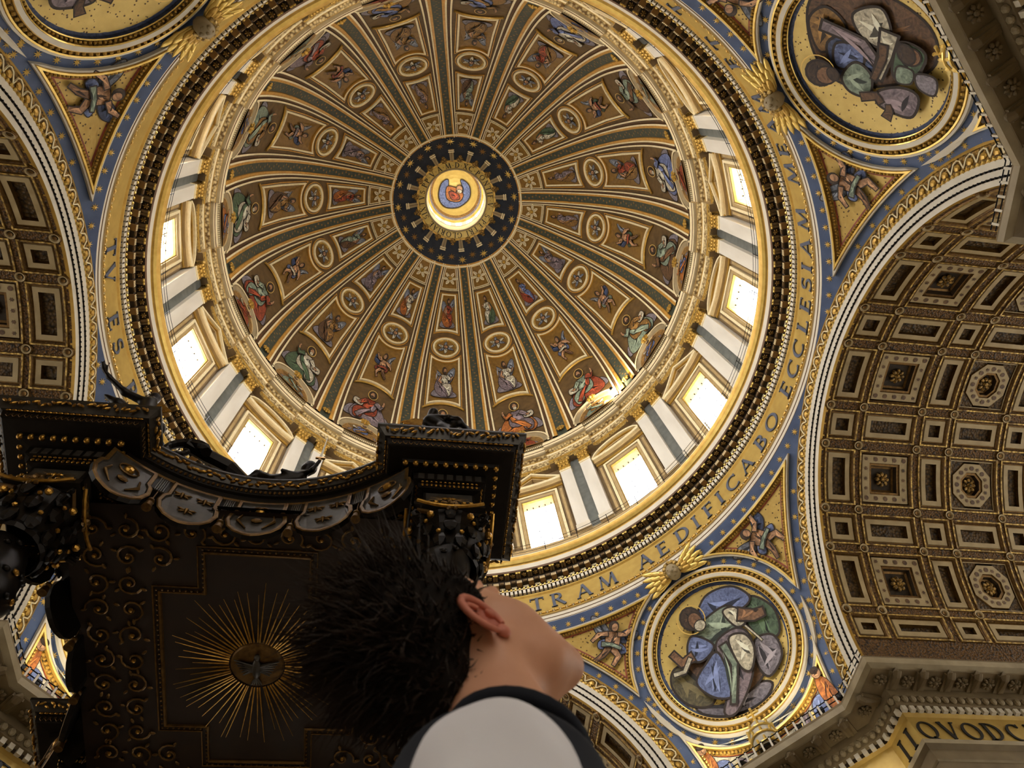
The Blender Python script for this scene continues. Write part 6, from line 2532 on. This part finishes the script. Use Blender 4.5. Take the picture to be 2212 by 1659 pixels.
def sleeve_sdf(sgn):
    sh, el = (SHN, EL_N) if sgn < 0 else (SHF, EL_F)

    def fn(p):
        a = s_caps(p, sh + np.array((.0, 0, .0)), el + np.array((0, 0, .06)), .064, .056)
        b = s_caps(p, sh, NB_ + np.array((-.01, sgn * .075, -.085)), .05, .02)
        d = smin(a, b, .04)
        f_ = .0022 * np.sin(p[:, 0] * 60 + 70 * p[:, 2] + 20 * p[:, 1]) * np.sin(p[:, 1] * 50 + 30 * p[:, 2] - 25 * p[:, 0])
        return d + f_
    return fn


for sgn in (-1, 1):
    sh = SHN if sgn < 0 else SHF
    put('sleeve', sdf_mesh('sleeve', sleeve_sdf(sgn), sh - np.array((.1, .16, .36)), sh + np.array((.12, .16, .2)), .005, 'cotton_white'), person, mw=PW)
mb = MB()
mb.smooth = True
mb.tube([NB_ + np.array((.066 * math.cos(t) - .004, .066 * math.sin(t), .004 - .02 * math.cos(t))) for t in np.linspace(0, 2 * math.pi, 30, endpoint=False)], .011, 'cotton_navy', 8, closed=True)
put('collar', mb, person, mw=PW)
# trousers and shoes
ft = [np.array((HIP[0] + .0, HIP[1] + s_ * .11, FLOOR + .09)) for s_ in (-1, 1)]
tr = lambda p: union([s_ell(p, HIP + np.array((0, 0, -.05)), (.115, .16, .11))] + [q for i, s_ in enumerate((-1, 1)) for q in (s_caps(p, HIP + np.array((0, s_ * .085, -.08)), HIP + np.array((.02, s_ * .1, -.46)), .085, .062), s_caps(p, HIP + np.array((.02, s_ * .1, -.46)), ft[i], .062, .052))], .03)
put('trousers', sdf_mesh('trousers', tr, HIP - np.array((.2, .26, .95)), HIP + np.array((.2, .26, .1)), .012, 'denim'), person, mw=PW)
for i in (0, 1):
    sh_ = lambda p, i=i: np.maximum(union([s_ell(p, ft[i] + np.array((-.02, 0, -.04)), (.07, .042, .05)), s_ell(p, ft[i] + np.array((.1, 0, -.06)), (.1, .045, .036))], .03), -(p[:, 2] - FLOOR - .002))
    put('shoe', sdf_mesh('shoe', sh_, ft[i] - np.array((.15, .08, .1)), ft[i] + np.array((.25, .08, .05)), .008, 'shoe'), person, mw=PW)

# ear
for s_ in (-1, 1):
    mb = MB()
    mb.smooth = True
    e0 = np.array((-.012, s_ * .075, .0))
    out = []
    for k, t in enumerate(np.linspace(-50, 250, 20)):
        a = D2R(t)
        x, z = .019 * math.cos(a), .031 * math.sin(a)
        back = .5 - .5 * math.cos(a)
        out.append(hw(e0[0] - .002 + x, e0[1] + s_ * (.004 + .016 * back), e0[2] + z))
    mb.tube(out, [.0032 + .0018 * math.sin(math.pi * k / 19) for k in range(20)], 'skin_ear', 8)
    inn = []
    for k, t in enumerate(np.linspace(20, 235, 12)):
        a = D2R(t)
        inn.append(hw(e0[0] - .003 + .009 * math.cos(a), e0[1] + s_ * (.006 + .006 * (.5 - .5 * math.cos(a))), e0[2] + .004 + .018 * math.sin(a)))
    mb.tube(inn, .003, 'skin_ear', 7)
    # shell between rim and head
    rows = [out, [hw(e0[0] + .0 - .004 * math.cos(D2R(t)), e0[1] - s_ * .004, e0[2] + .014 * math.sin(D2R(t))) for t in np.linspace(-50, 250, 20)]]
    mb.grid(rows, 'skin_ear')
    mb.ball(hw(e0[0] + .003, e0[1] + s_ * .006, e0[2] - .03), (.008, .006, .01), 'skin_ear', 10, 7, HB[:, 0], HB[:, 1], HB[:, 2])
    mb.ball(hw(e0[0] + .013, e0[1] + s_ * .004, e0[2] - .004), (.004, .005, .008), 'skin_ear', 8, 6, HB[:, 0], HB[:, 1], HB[:, 2])
    put('ear', mb, hd)


# hair: close cap and spiky strands
def hair_sdf(p):
    q = toh(p)
    d = s_ell(q, (-.032, 0, .062), (.105, .084, .1))
    nape = s_ell(q, (-.08, 0, -.01), (.045, .06, .06))
    d = smin(d, nape, .03)
    side = s_ell(q, (.018, 0, .05), (.02, .078, .045))
    d = smin(d, side, .02)
    front = (q - np.array((.03, 0, .06))) @ np.array((.8, 0, -.6))
    earcut = s_ell(q, (.0, 0, -.012), (.024, .2, .042))
    return np.maximum(np.maximum(d, front - .028), -earcut)


hr = put('hair', sdf_mesh('hair', hair_sdf, HC - np.array((.22, .14, .17)), HC + np.array((.14, .14, .2)), .005, 'hair_dark'), person, mw=PW)
me = hr.data
co_ = np.array([v.co[:] for v in me.vertices])
no_ = np.array([v.normal[:] for v in me.vertices])
qh = toh(co_)
cand = np.where((qh[:, 0] < .03) & (qh[:, 2] > -.06))[0]
rng = random.Random(8)
mb = MB()
sv, sf = [], []
for k in range(2600):
    i = int(rng.choice(cand))
    p0, n0 = co_[i], no_[i]
    crown = np.clip((qh[i, 2] + .02) / .12, 0, 1)
    L = (.022 + .05 * crown) * rng.uniform(.6, 1.25)
    if abs(qh[i, 1]) > .06 and qh[i, 0] > -.05:
        L *= .45
    lean = -F * .5 + T * .25 + np.array((rng.gauss(0, .35), rng.gauss(0, .35), rng.gauss(0, .35)))
    d = n0 * .75 + lean * .6
    d /= np.linalg.norm(d)
    p1 = p0 + d * L * .5 - n0 * .004
    p2 = p1 + (d + np.array((rng.gauss(0, .3), rng.gauss(0, .3), rng.gauss(0, .25) - .15))) * L * .5
    a = np.cross(d, (.3, .5, .8))
    a /= np.linalg.norm(a)
    b = np.cross(d, a)
    r = rng.uniform(.0009, .0018)
    base = len(sv)
    for c_, rr in ((p0 - n0 * .003, r), (p1, r * .8)):
        for j in range(3):
            t = 2 * math.pi * j / 3
            sv.append(c_ + (a * math.cos(t) + b * math.sin(t)) * rr)
    sv.append(p2)
    for j in range(3):
        sf.append((base + j, base + (j + 1) % 3, base + 3 + (j + 1) % 3, base + 3 + j))
        sf.append((base + 3 + j, base + 3 + (j + 1) % 3, base + 6))
mb.add(sv, sf, 'hair_strand')
put('strands', mb, hr, kind='stuff')
